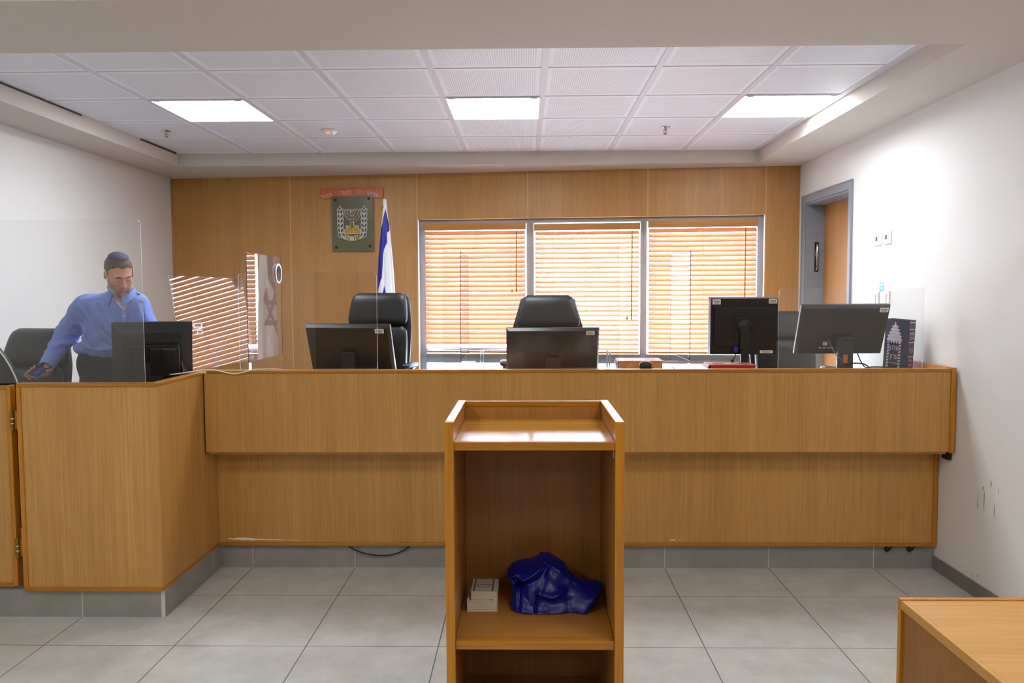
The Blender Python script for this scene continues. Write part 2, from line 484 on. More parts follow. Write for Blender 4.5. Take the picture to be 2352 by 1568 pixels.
# back wall: runs at a slight angle, local x along the wall, local y outward
BW = T(-3.301, 7.356, 0) @ RZ(rad(-5.3225))
def onwall(o): o.matrix_world = BW; return o
def bwp(s, d, z): return BW @ Vector((s, d, z))
OX0, OX1, OZ0, OZ1 = 2.333, 5.388, .52, 2.262
b = MB()
segs = [(-.05, 1.142), (1.150, OX0 - .004)]
for a0, a1 in segs: b.box(a0, a1, 0, .12, 0, 2.70)
for a0, a1 in ((OX0 + .003, 3.331), (3.339, 4.383), (4.391, OX1 - .004)): b.box(a0, a1, 0, .12, OZ1, 2.70)
b.box(OX1 + .004, 5.70, 0, .12, 0, 2.70)
b.box(OX0 - .004, OX1 + .004, 0, .12, 0, OZ0)
struct(onwall(b.build('wall_back', W_WALL)))
b = MB()
for s, z0 in ((1.146, 0), (OX0, 0), (3.335, OZ1), (4.387, OZ1), (OX1, 0)): b.box(s - .005, s + .005, -.0025, .06, z0, 2.70)
struct(onwall(b.build('trim_1', W_LIGHT)))
b = MB(); b.box(-.3, OX0 - .02, .12, .3, 0, 2.9); b.box(OX1 + .02, 6, .12, .3, 0, 2.9); b.box(OX0 - .02, OX1 + .02, .12, .3, OZ1 + .01, 2.9); b.box(OX0 - .02, OX1 + .02, .12, .3, 0, OZ0 - .01)
struct(onwall(b.build('wall_back', M_WALL)))

# ceiling: perforated metal tiles on a grid
GX = [0.1037 + i * .6 for i in range(-5, 4)]; GY = [6.022, 5.422, 4.822, 4.222, 3.622]
def perf_mat():
    m, nt, bs = newmat('white_perforated_ceiling_tile')
    N = nt.nodes.new; L = nt.links.new
    tc = N('ShaderNodeTexCoord'); sp = N('ShaderNodeSeparateXYZ'); L(tc.outputs['Object'], sp.inputs[0])
    def mth(op, a, b_=None, c=None):
        n = N('ShaderNodeMath'); n.operation = op
        for i, q in enumerate((a, b_, c)):
            if q is None: continue
            if isinstance(q, (int, float)): n.inputs[i].default_value = q
            else: L(q, n.inputs[i])
        return n.outputs[0]
    def cell(s, off, size): return mth('PINGPONG', mth('ADD', s, off + 30 * size), size / 2)
    ex = cell(sp.outputs[0], -.1037, .6); ey = cell(sp.outputs[1], -6.022, .6)
    edge = mth('GREATER_THAN', mth('MINIMUM', ex, ey), .045)
    hx = mth('POWER', mth('SUBTRACT', .006, cell(sp.outputs[0], 0, .012)), 2.0); hy = mth('POWER', mth('SUBTRACT', .006, cell(sp.outputs[1], 0, .012)), 2.0)
    dot = mth('LESS_THAN', mth('SQRT', mth('ADD', hx, hy)), .0034)
    hole = mth('MULTIPLY', edge, dot)
    mx = N('ShaderNodeMix'); mx.data_type = 'RGBA'; mx.inputs[6].default_value = lin((238, 241, 250)); mx.inputs[7].default_value = lin((186, 186, 194))
    L(hole, mx.inputs[0]); L(mx.outputs[2], bs.inputs['Base Color']); bs.inputs['Roughness'].default_value = .5
    return m
M_PERF = perf_mat()
M_GRID = mat('white_ceiling_grid', (214, 214, 222), 0.45)
b = MB(); b.box(-2.96, 1.97, 3.3, 6.75, ZC, ZC + .02)
struct(b.build('ceiling', M_PERF))
b = MB()
for x in GX[1:-1]: b.box(x - .017, x + .017, 3.4, 6.68, ZC - .006, ZC + .002)
b.box(1.885, 1.93, 3.4, 6.68, ZC - .006, ZC + .002)
for y in GY: b.box(-2.93, 1.93, y - .004, y + .004, ZC - .003, ZC + .002)
struct(b.build('trim_2', M_GRID))
b = MB()
M_SLOT = mat('dark_shadow_gap', (60, 58, 60), .7)
b.box(-2.921, -2.912, 3.5, 5.2, ZC - .010, ZC + .001); b.box(-2.921, -2.910, 6.0, 6.6, ZC - .012, ZC + .001)
struct(b.build('trim_3', M_SLOT))
# plaster soffit ring
b = MB()
b.box(XL, XR, 2.94, 3.555, ZS, ZC + .06)
b.box(XL, -2.918, 3.555, 7.45, ZS, ZC + .06)
b.box(1.928, XR, 3.555, 7.2, ZS, ZC + .06)
b.box(-2.918, 1.928, 6.65, 7.45, ZS, ZC + .06)
struct(b.build('ceiling', M_CEIL))
b = MB(); b.box(XL, XR, YB, 2.94, ZC + .03, ZC + .1)
struct(b.build('ceiling', M_WALL))
b = MB(); b.box(XL - .2, XR + .2, YB - .2, 7.6, 2.9, 3.0)
struct(b.build('ceiling', M_WALL))

# ceiling lights
M_DIFF = emit('lit_diffuser', (0.94, 0.97, 1.0), LAMP * 1.15)
M_DIFFR = emit('unseen_fill_diffuser', (1.0, 0.975, 0.94), LAMP * .75)  # glow of the added fill lights, out of view
def lamp(x, y, z, label, m=M_DIFF, group='square ceiling lights in the tile grid'):
    t = thing('ceiling_light', label, 'ceiling light', (x, y, z), 0, group)
    b = MB()
    for a in (-1, 1):
        b.box(min(a * .283, a * .298), max(a * .283, a * .298), -.298, .298, -.008, .012); b.box(-.283, .283, min(a * .283, a * .298), max(a * .283, a * .298), -.008, .012)
    b.build('frame', M_GRID, t)
    b = MB(); b.box(-.283, .283, -.283, .283, -.004, .006); b.build('diffuser', m, t)
    for a in (-.25, .25):
        b = MB(); b.box(a - .02, a + .02, -.290, -.282, -.011, -.004); b.build('clip', M_METAL, t)
lamp(-1.9963, 5.122, ZC, 'lit square ceiling light on the left, above the desk side of the room')
lamp(-.1963, 5.122, ZC, 'lit square ceiling light in the middle of the tile grid')
lamp(1.6037, 5.122, ZC, 'lit square ceiling light on the right, shining on the side of the soffit')
for i, (x, y) in enumerate(((-1.9, 1.9), (1.1, 1.9), (-1.9, 0.1), (1.1, 0.1), (-1.9, -2.0), (1.1, -2.0))):  # unseen lights added to fill the room and brighten floor and ceiling
    lamp(x, y, ZC + .03, ('left', 'right')[i % 2] + (' front', ' middle', ' rear')[i // 2] + ' fill light added in the unseen hall ceiling', M_DIFFR, 'added unseen fill lights')

def sprinkler(x, y, label):
    t = thing('sprinkler', label, 'sprinkler', (x, y, ZC), 0, 'fire sprinklers in the ceiling')
    b = MB(); b.lathe([(.034, 0), (.034, -.003), (.024, -.008), (.012, -.010)], 20); b.build('escutcheon', M_CHROME, t, True)
    b = MB(); b.cyl((0, 0, -.008), (0, 0, -.020), .009)
    for a in (-1, 1): b.tube([(a * .006, 0, -.018), (a * .013, 0, -.026), (a * .012, 0, -.038), (a * .003, 0, -.047)], .0028)
    b.cyl((0, 0, -.02), (0, 0, -.046), .0025, mi=1)
    b.build('body', [M_CHROME, mat('red_glass_bulb', (150, 30, 20), .1)], t, True)
    b = MB()
    for k in range(10):
        a = 2 * PI * k / 10; b.box(.003, .016, -.0028, .0028, -.049, -.0475, M=RZ(a))
    b.build('deflector', M_CHROME, t)
sprinkler(-2.593, 5.723, 'small chrome fire sprinkler in the tile beside the left soffit')
sprinkler(1.003, 5.738, 'small chrome fire sprinkler right of the middle ceiling light')
t = thing('smoke_detector', 'round white smoke detector with a red light on the ceiling', 'smoke detector', (-1.412, 5.737, ZC))
b = MB(); b.lathe([(.056, 0), (.058, -.006), (.055, -.016), (.044, -.022), (.040, -.034), (.030, -.041), (.012, -.043)], 32); b.build('housing', M_WHITE, t, True)
b = MB(); b.box(-.012, .012, -.048, -.040, -.034, -.028); b.build('indicator_light', emit('red_indicator', (1, .12, .05), 1.5), t)

# ------------------------------------------------------------ dais, plinth
b = MB()
b.add([(-3.31, 3.80, z) for z in (0, .137)] + [(-1.805, 3.80, z) for z in (0, .137)] + [(-1.805, 4.51, z) for z in (0, .137)] + [(2.345, 4.51, z) for z in (0, .137)] + [(2.345, 7.3, z) for z in (0, .137)] + [(-3.31, 7.3, z) for z in (0, .137)],
      [(0, 1, 3, 2), (2, 3, 5, 4), (4, 5, 7, 6), (6, 7, 9, 8), (8, 9, 11, 10), (10, 11, 1, 0), (1, 11, 9, 7, 5, 3), (0, 2, 4, 6, 8, 10)])
struct(b.build('floor', mat('grey_dais_floor', (120, 118, 114), .6)))
b = MB(); b.box(-1.72, 2.345, 4.62, 7.0, .137, .38)
struct(b.build('floor', mat('grey_dais_step', (120, 118, 114), .6)))
b = MB(); b.box(-1.805, 2.345, 4.492, 4.51, 0, .137); b.box(-3.31, -1.8065, 3.776, 3.80, 0, .137)
struct(b.build('baseboard_back', M_SKIRT))
b = MB(); b.box(-1.806, -1.7875, 3.7752, 4.4915, 0, .137)
struct(b.build('baseboard_left', tile_mat('grey_stone_skirting_return', 0.6, -.9, 3.776, (150, 149, 145), (200, 200, 196))))

# ------------------------------------------------------------ windows
def bay(n, s0, s1, wleft, wright):
    t = bpy.data.objects.new('window_%d' % n, None); COL.objects.link(t); t.matrix_world = BW; struct(t)
    b = MB()
    y0, y1 = .055, .115
    b.box(s0, s0 + wleft, y0, y1, OZ0, OZ1); b.box(s1 - wright, s1, y0, y1, OZ0, OZ1)
    b.box(s0 + wleft, s1 - wright, y0, y1, 2.222, OZ1); b.box(s0 + wleft, s1 - wright, y0, y1, .965, 1.048); b.box(s0 + wleft, s1 - wright, y0, y1, OZ0, .58)
    b.build('window_frame', M_FRAME, t, bevel=.002)
    b = MB(); b.box(s0 + wleft, s1 - wright, .083, .088, 1.048, 2.222); b.build('window_pane', M_GLASS, t)
    b = MB(); b.box(s0 + wleft, s1 - wright, .083, .088, .58, .965); b.build('window_pane', M_GLASS, t)
bay(1, OX0 + .006, 3.351, .056, .033)
bay(2, 3.351, 4.356, .033, .029)
bay(3, 4.356, OX1 - .006, .029, .05)
M_DEEP = mat('pale_reveal', (220, 216, 214), .6)
b = MB(); b.box(OX0 + .0052, OX0 + .0062, .003, .12, OZ0, OZ1); b.box(OX1 - .0062, OX1 - .0052, .003, .12, OZ0, OZ1)
struct(onwall(b.build('trim_4', M_DEEP)))

def slat_mat(name, rgb, tr):
    m, nt, bs = newmat(name)
    N = nt.nodes.new; L = nt.links.new
    tc = N('ShaderNodeTexCoord'); mp = N('ShaderNodeMapping'); mp.inputs['Scale'].default_value = (3, 60, 60)
    nz = N('ShaderNodeTexNoise'); nz.inputs['Scale'].default_value = 1; nz.inputs['Detail'].default_value = 4
    L(tc.outputs['Object'], mp.inputs[0]); L(mp.outputs[0], nz.inputs['Vector'])
    c = lin(rgb); mx = N('ShaderNodeMix'); mx.data_type = 'RGBA'
    mx.inputs[6].default_value = (c[0] * .8, c[1] * .8, c[2] * .8, 1); mx.inputs[7].default_value = (min(1, c[0] * 1.15), c[1] * 1.15, c[2] * 1.15, 1)
    L(nz.outputs['Fac'], mx.inputs[0]); L(mx.outputs[2], bs.inputs['Base Color']); bs.inputs['Roughness'].default_value = .35
    if tr > 0:
        tl = N('ShaderNodeBsdfTranslucent'); tl.inputs[0].default_value = (c[0] * 1.0, c[1] * .85, c[2] * .7, 1)
        ms = N('ShaderNodeMixShader'); ms.inputs[0].default_value = tr
        out = nt.nodes['Material Output']
        L(bs.outputs[0], ms.inputs[1]); L(tl.outputs[0], ms.inputs[2]); L(ms.outputs[0], out.inputs[0])
    return m
M_SLAT = slat_mat('stained_wood_slat', (228, 180, 144), .22)
M_VAL = wood('stained_wood_valance', (162, 104, 34), (202, 142, 58), axis=0, rough=.35, fine=120)
M_TAPE = mat('blind_ladder_cord', (214, 186, 170), .7)
def blind(label, s0, s1, cords, wand, bottom, stack=0, tilt=38, gaptop=0.0):
    t = thing('venetian_blind', label, 'blind', (0, 0, 0), 0, 'wooden venetian blinds in the window bays')
    t.matrix_world = BW @ T((s0 + s1) / 2, 0.0, 2.222)
    hw = (s1 - s0) / 2; yc = .012
    b = MB(); b.box(-hw, hw, -.024, -.012, -.062 - gaptop, -.002 - gaptop); b.box(-hw, -hw + .01, -.012, .03, -.062 - gaptop, -.002 - gaptop); b.box(hw - .01, hw, -.012, .03, -.062 - gaptop, -.002 - gaptop)
    b.build('valance', M_VAL, t, bevel=.002)
    b = MB(); b.box(-hw + .012, hw - .012, -.008, .032, -.05 - gaptop, -.006 - gaptop); b.build('headrail', mat('brown_headrail', (110, 66, 34), .5), t)
    pitch = .0425; z = -.085 - gaptop; zb = bottom - 2.222
    b = MB(); k = 0
    ta = rad(tilt)
    rr = random.Random(int(s0 * 100))
    while z > zb + .03 + stack * .006:
        a = ta + rr.uniform(-.03, .03)
        M = T(0, yc, z) @ RX(a); w_ = .025
        n = 4; prof = [(-w_ + 2 * w_ * i / n, .0022 * (1 - (2 * i / n - 1) ** 2)) for i in range(n + 1)]
        vs = []
        for x in (-hw + .008, hw - .008):
            for (yy, zz) in prof: vs.append(M @ Vector((x, yy, zz + .0014)))
            for (yy, zz) in prof[::-1]: vs.append(M @ Vector((x, yy, zz - .0014)))
        q = 2 * (n + 1)
        fs = [(i, (i + 1) % q, q + (i + 1) % q, q + i) for i in range(q)] + [tuple(range(q))[::-1], tuple(range(q, 2 * q))]
        b.add(vs, fs); z -= pitch; k += 1
    for i in range(stack): 
        M = T(0, yc, zb + .024 + i * .006) @ RX(rad(4)) @ RY(rr.uniform(-.008, .008)); b.box(-hw + .008, hw - .008, -.025, .025, -.0014, .0014, M=M)
    b.build('slats', M_SLAT, t)
    b = MB(); b.box(-hw + .008, hw - .008, -.014, .038, zb, zb + .018); b.build('bottom_rail', M_VAL, t, bevel=.003)
    for c in cords:
        b = MB()
        for yy in (-.011, .034): b.tube([(c, yy, -.05 - gaptop), (c, yy, zb + .015)], .0013, 5)
        b.build('ladder_cord', M_TAPE, t)
    if wand:
        wx, wz = wand
        b = MB(); b.tube([(wx, -.03, -.075 - gaptop), (wx - .002, -.032, -wz)], .0055, 8); b.tube([(wx, -.012, -.055 - gaptop), (wx, -.03, -.078 - gaptop)], .002, 5)
        b.build('tilt_wand', M_VAL, t, True)
        b = MB(); b.tube([(wx - .04, -.026, -.06 - gaptop), (wx - .041, -.027, -wz + .03)], .0014, 5); b.build('pull_cord', M_TAPE, t)
        b = MB(); b.lathe([(.003, .018), (.006, .008), (.010, -.008), (.004, -.016)], 10, (wx - .041, -.027, -wz + .015)); b.build('cord_tassel', M_VAL, t, True)
    return t
blind('left wooden venetian blind with its lowest slats bunched together', 2.392, 3.318, (-.42, -.26, .02, .32, .42), (.38, .62), 1.060, 5, 50)
blind('middle wooden venetian blind behind the centre chair, lit orange by daylight', 3.392, 4.322, (-.30, -.01, .28), (.395, .86), 1.058, 0, 40, .012)
blind('right wooden venetian blind behind the upright square monitor', 4.390, 5.325, (-.43, -.29, .01, .30, .42), (.36, .98), 1.060, 0, 50)

# ------------------------------------------------------------ door in the right wall
t = bpy.data.objects.new('door_1', None); COL.objects.link(t); t.location = (XR, 0, 0); struct(t)
b = MB()
b.box(-.012, 0, 5.722, 5.782, .137, 2.40); b.box(-.012, 0, 6.672, 6.742, .137, 2.40); b.box(-.012, 0, 5.782, 6.672, 2.335, 2.40)
b.box(0, .15, 5.762, 5.782, .137, 2.335); b.box(0, .15, 6.664, 6.70, .137, 2.335); b.box(0, .15, 5.782, 6.664, 2.318, 2.345)
b.box(-.018, -.012, 5.722, 5.732, .137, 2.40); b.box(-.018, -.012, 6.732, 6.742, .137, 2.40); b.box(-.018, -.012, 5.732, 6.732, 2.39, 2.40)
b.build('door_frame', M_FRAME, t, bevel=.0015)
b = MB(); b.box(.150, .19, 5.75, 6.70, .14, 2.35); b.build('door_leaf', wood('door_veneer', (156, 104, 48), (204, 148, 80)), t)
b = MB(); b.tube([(.088, 6.664, 2.0), (.088, 6.655, 1.99), (.088, 6.645, 1.975), (.088, 6.645, 1.80), (.088, 6.655, 1.785), (.088, 6.664, 1.775)], .008, 10)
b.box(.072, .104, 6.660, 6.6645, 1.765, 2.01, 1)
b.build('door_handle', [M_CHROME, M_BLACKG], t, True)

# ------------------------------------------------------------ wall fittings
def plate(label, y, z, kind, gr):
    t = thing('wall_outlet' if kind == 'data' else 'light_switch', label, 'outlet' if kind == 'data' else 'light switch', (XR, y, z), 0, gr)
    b = MB(); b.box(-.009, 0, -.052, .052, -.043 if kind == 'data' else -.05, .043 if kind == 'data' else .05); b.build('face_plate', M_WHITE, t, bevel=.003)
    b = MB()
    if kind == 'data':
        b.box(-.0105, -.009, .002, .026, -.014, .014); b.build('socket', mat('dark_teal_socket', (40, 66, 72), .4), t)
        b = MB()
        for zz in (.012, -.012): b.cyl((-.0105, -.016, zz), (-.009, -.016, zz), .006, n=12)
        b.build('round_port', mat('grey_port', (150, 152, 152), .4), t)
    else:
        b.box(-.014, -.009, -.018, .018, -.03, .03); b.build('rocker', M_WHITE, t, bevel=.003)
plate('white data outlet plate on the right wall, nearer the door of the two', 5.302, 1.943, 'data', 'data outlet plates on the right wall')
plate('white data outlet plate on the right wall, farther from the door of the two', 5.162, 1.946, 'data', 'data outlet plates on the right wall')
plate('white rocker switch under the blue sticker, nearer the door of the two', 5.325, 1.545, 'sw', 'rocker switches on the right wall')
plate('white rocker switch under the blue sticker, farther from the door of the two', 5.168, 1.55, 'sw', 'rocker switches on the right wall')
t = thing('wall_sticker', 'small light blue sticker on the right wall above the rocker switches', 'sticker', (XR, 5.238, 1.625))
b = MB(); b.box(-.0008, 0, -.033, .033, -.030, .030); b.build('sheet', mat('light_blue_sticker', (88, 190, 226), .5), t)
b = MB(); b.box(-.0012, -.0008, -.026, .026, .008, .022); b.box(-.0012, -.0008, -.018, .018, -.004, -.001); b.box(-.0012, -.0008, -.02, .02, -.014, -.010); b.build('print', M_LABEL, t)
# ------------------------------------------------------------ judges' bench
t = thing('judges_bench', 'long oak veneered judges bench spanning the room on a stone plinth', 'bench', (0.3, 4.30, .137))
J = T(-.3, -4.30, -.137)
b = MB(); b.box(-1.780, 2.308, 4.301, 4.325, .717, 1.156); b.build('upper_panel', W_V, t, M=J)
b = MB(); b.box(-1.7882, -1.7802, 4.312, 4.46, .712, 1.156); b.build('gap_shade', M_BLK2, t, M=J)  # black strip standing in for the shade in the gap beside the desk
b = MB(); b.box(-1.787, 2.318, 4.47, 4.49, .157, .90); b.build('lower_panel', W_V, t, M=J)
b = MB(); b.box(-1.765, 2.308, 4.296, 4.345, 1.157, 1.1745); b.build('top_edging', W_EDGE, t, M=J, bevel=.002)
b = MB(); b.box(-1.776, 2.318, 4.462, 4.49, .137, .1565); b.build('bottom_edging', W_EDGE, t, M=J, bevel=.001)
b = MB(); b.box(2.309, 2.334, 4.292, 4.86, .712, 1.180); b.build('end_panel', W_EDGEV, t, M=J, bevel=.002)
b = MB(); b.box(2.3185, 2.338, 4.458, 4.60, .137, .712); b.build('end_edging', W_EDGEV, t, M=J, bevel=.002)
b = MB(); b.box(-1.765, 2.308, 4.328, 4.47, .700, .712); b.build('underside_board', W_H, t, M=J)
b = MB(); b.box(-1.765, 2.308, 4.345, 4.88, 1.090, 1.120); b.build('worktop', W_H, t, M=J)
rs = random.Random(3); b = MB()
top = []; bot = []
for i in range(46):
    u = i / 45; x = -1.733 + .43 * u; h = (.0075 * math.exp(-((u - .22) / .16) ** 2) + .0035 * (1 - u) + .001)
    top.append((x, .1755 - .008 * u + h * rs.uniform(.4, 1))); bot.append((x, .1755 - .008 * u - h * rs.uniform(.3, .8)))
b.prism(top + bot[::-1], 4.4694, 4.4702)
for (x, z, r) in ((-1.195, .165, .004), (-1.745, .178, .003), (-1.26, .167, .002), (.84, .172, .012), (.88, .173, .005)):
    b.prism([(x + r * 1.6 * math.cos(a), z + r * .35 * math.sin(a)) for a in (0, 1, 2.2, 3.2, 4.1, 5.3)], 4.4694, 4.4702)
o = b.build('paint_scrape', mat('white_paint_scrape', (232, 226, 220), .8), t, M=J); o['label'] = 'white paint scrape along the lower edge'
# support wedge under the right end
b = MB(); b.box(2.322, 2.340, 4.33, 4.40, .665, .714); b.build('end_bracket', M_BLK2, t, M=J)

# cable loop under the bench
b = MB(); b.tube([(-1.05, 4.50, .150), (-1.047, 4.482, .135), (-1.00, 4.478, .108), (-.94, 4.476, .086), (-.86, 4.476, .074), (-.79, 4.476, .077), (-.73, 4.477, .095), (-.68, 4.480, .125), (-.66, 4.50, .150)], .0042, 8)
o = b.build('hanging_cable', M_BLK2, None, True); smooth_mod(o); tag(o, 'black cable loop hanging below the bench left of the lectern', 'cable')
for (x, lab) in ((2.072, 'drooping black cable end under the right end of the bench, farther from the wall'), (2.20, 'drooping black cable end under the right end of the bench, nearer the wall')):
    b = MB(); b.tube([(x + .03, 4.50, .145), (x + .015, 4.484, .133), (x, 4.478, .118), (x - .012, 4.476, .108)], [.012, .015, .014, .008], 10)
    tag(b.build('cable_end', M_BLK2, None, True), lab, 'cable end', 'cable ends under the bench')

# ------------------------------------------------------------ clerk desk
t = thing('clerk_desk', 'oak veneered corner desk standing forward at the left of the bench', 'desk', (-2.13, 3.76, .137))
J = T(2.13, -3.76, -.137)
b = MB(); b.box(-2.455, -1.792, 3.762, 3.785, .157, 1.147); b.build('front_panel', W_V, t, M=J)
b = MB(); b.box(-1.812, -1.7885, 3.7625, 4.49, .138, 1.147); b.build('side_panel', W_V, t, M=J)
b = MB(); b.box(-2.476, -1.7875, 3.757, 3.80, 1.1475, 1.166); b.box(-1.828, -1.7875, 3.80, 4.46, 1.1475, 1.166); b.build('top_edging', W_EDGE, t, M=J, bevel=.002)
b = MB(); b.box(-2.476, -1.7865, 3.756, 3.79, .137, .1565); b.box(-1.82, -1.7865, 3.79, 4.46, .137, .1565); b.build('bottom_edging', W_EDGE, t, M=J, bevel=.001)
b = MB(); b.box(-2.477, -2.4555, 3.757, 3.86, .1567, 1.147); b.build('side_edging', W_EDGEV, t, M=J, bevel=.001)
b = MB(); b.box(-2.45, -1.83, 3.80, 4.50, .89, .92); b.build('worktop', W_H, t, M=J)

# swing gate beside the desk
t = thing('swing_gate', 'oak veneered gate leaf hinged to the left side of the corner desk', 'gate', (-2.52, 3.765, .16))
J = T(2.52, -3.765, -.16)
b = MB(); b.box(-3.27, -2.531, 3.768, 3.790, .175, 1.135); b.build('panel', W_V, t, M=J)
for x0, x1 in ((-2.5305, -2.508), (-3.29, -3.2705)):
    b = MB(); b.box(x0, x1, 3.760, 3.80, .16, 1.155); b.build('stile', W_EDGEV, t, M=J, bevel=.002)
b = MB(); b.box(-3.27, -2.531, 3.762, 3.795, 1.1355, 1.153); b.build('top_edging', W_EDGE, t, M=J, bevel=.001)
b = MB(); b.box(-3.27, -2.531, 3.762, 3.795, .157, .1745); b.build('bottom_edging', W_EDGE, t, M=J, bevel=.001)
for z in (.985, .355):
    b = MB(); b.cyl((-2.5, 3.757, z - .05), (-2.5, 3.757, z + .05), .0065, n=12)
    for k in (-.018, .006): b.cyl((-2.5, 3.757, z + k), (-2.5, 3.757, z + k + .004), .0072, n=12, mi=1)
    b.box(-2.515, -2.50, 3.757, 3.7595, z - .045, z + .045); b.box(-2.50, -2.4775, 3.761, 3.763, z - .045, z + .045)
    b.build('hinge', [M_BRASS, M_WHITE], t, M=J)

# ------------------------------------------------------------ lectern
t = thing('lectern', 'oak lectern with a raised rim and open shelves standing in front of the bench', 'lectern', (.026, 2.80, 0))
J = T(-.026, -2.80, 0)
for x0, x1 in ((-.268, -.238), (.291, .321)):
    b = MB(); b.box(x0 + .001, x1 - .001, 2.575, 3.068, 0, 1.146); b.build('side_panel', W_IN, t, M=J)
    b = MB(); b.box(x0, x1, 2.55, 2.5745, 0, 1.17); b.build('front_stile', W_EDGEV, t, M=J, bevel=.0015)
    b = MB(); b.box(x0, x1, 2.5748, 3.09, 1.1465, 1.17); b.build('rim', W_EDGED, t, M=J, bevel=.0015)
b = MB(); b.box(-.2375, .2905, 3.065, 3.09, 1.1465, 1.168); b.build('rim', W_EDGE, t, M=J, bevel=.0015)
b = MB(); b.box(-.2375, .2905, 3.045, 3.085, .02, 1.146); b.build('back_panel', W_IN, t, M=J)
b = MB(); b.box(-.2375, .2905, 2.575, 3.044, 1.083, 1.102); b.build('tray', wood('lectern_tray_veneer', (170, 116, 30), (206, 150, 58), axis=0, rough=.13), t, M=J)
b = MB(); b.box(-.2375, .2905, 2.552, 2.5745, 1.076, 1.104); b.build('tray_edging', W_EDGE, t, M=J, bevel=.0015)
for z in (.437, .075):
    b = MB(); b.box(-.2375, .2905, 2.585, 3.044, z - .030, z); b.build('shelf', W_IN if z < .2 else wood('shelf_veneer', (150, 100, 40), (186, 132, 62), axis=0), t, M=J)
    b = MB(); b.box(-.2375, .2905, 2.560, 2.5845, z - .034, z - .004); b.build('shelf_edging', W_EDGE, t, M=J, bevel=.002)
b = MB(); b.box(.2895, .2905, 2.585, 2.60, 1.045, 1.07); b.build('tape_scrap', M_LABEL, t, M=J)

# two small books on the lectern shelf
M_COVER = mat('cream_book_cover', (222, 214, 202), .5)
M_BROWNINK = mat('brown_ink', (136, 112, 88), .6)
def small_book(label, x, y, z, rz, w_, d_, h_, worn):
    t = thing('small_book', label, 'book', (x, y, z), rz, 'small prayer books on the lectern shelf')
    b = MB(); b.box(-w_ / 2 + .001, w_ / 2 - .003, -d_ / 2 + .002, d_ / 2 - .002, .0016, h_ - .0016)
    n = 14
    for i in range(n): z0 = .002 + (h_ - .004) * i / n; b.box(-w_ / 2 + .001, w_ / 2 - .003 - .002 * ((i * 7) % 3) / 3 - (worn * .006 * math.sin(i / n * PI)), -d_ / 2 + .0005 + .001 * ((i * 5) % 3), d_ / 2 - .003, z0, z0 + (h_ - .004) / n * .8)
    b.build('pages', M_PAPER, t)
    b = MB(); b.box(-w_ / 2, w_ / 2, -d_ / 2, d_ / 2, h_ - .0016, h_); b.box(-w_ / 2, w_ / 2, -d_ / 2, d_ / 2, 0, .0016); b.box(w_ / 2 - .002, w_ / 2, -d_ / 2, d_ / 2, 0, h_)
    b.build('cover', M_COVER, t, bevel=.0007)
    b = MB(); zt = h_ + .0003
    def ring(x0, x1, y0, y1, k):
        b.box(x0, x1, y0, y0 + k, h_, zt); b.box(x0, x1, y1 - k, y1, h_, zt); b.box(x0, x0 + k, y0 + k, y1 - k, h_, zt); b.box(x1 - k, x1, y0 + k, y1 - k, h_, zt)
    ring(-w_ * .36, w_ * .28, -d_ * .42, d_ * .42, .0012); ring(-w_ * .25, w_ * .17, -d_ * .18, d_ * .22, .0016); b.box(-w_ * .42, -w_ * .36, -d_ * .46, d_ * .46, h_, zt); b.box(w_ * .28, w_ * .34, -d_ * .46, d_ * .46, h_, zt)
    add_text(b, 'םיליהת', .020, T(-w_ * .04, d_ * .02, h_ + .0002), .0003, fn=lambda x, y, z: (x, y, z + .0002))
    b.build('cover_print', M_BROWNINK, t)
small_book('thicker worn cream book lying on the lectern shelf under the other one', -.163, 2.86, .437, .02, .112, .135, .040, 1)
small_book('cream book with a brown framed title on top of the thicker one', -.155, 2.875, .477, -.01, .098, .130, .028, 0)

# ------------------------------------------------------------ side table in the foreground
t = thing('side_table', 'pale oak veneered table corner in the right foreground', 'table', (1.6, 1.5, 0))
J = T(-1.6, -1.5, 0)
b = MB(); b.box(1.035, 2.20, .62, 2.119, .725, .749); b.build('top', W_TABLE, t, M=J)
b = MB(); b.box(1.021, 2.215, 2.120, 2.136, .0, .752); b.build('rear_panel', W_EDGEV, t, M=J, bevel=.001)
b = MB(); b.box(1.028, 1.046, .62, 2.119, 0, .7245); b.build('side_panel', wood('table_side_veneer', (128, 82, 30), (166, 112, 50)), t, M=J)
b = MB(); b.box(1.021, 1.0345, .62, 2.119, .7255, .749); b.build('side_edging', W_TABLE, t, M=J)
b = MB(); b.box(2.20, 2.215, .62, 2.119, 0, .749); b.build('side_panel', W_V, t, M=J)
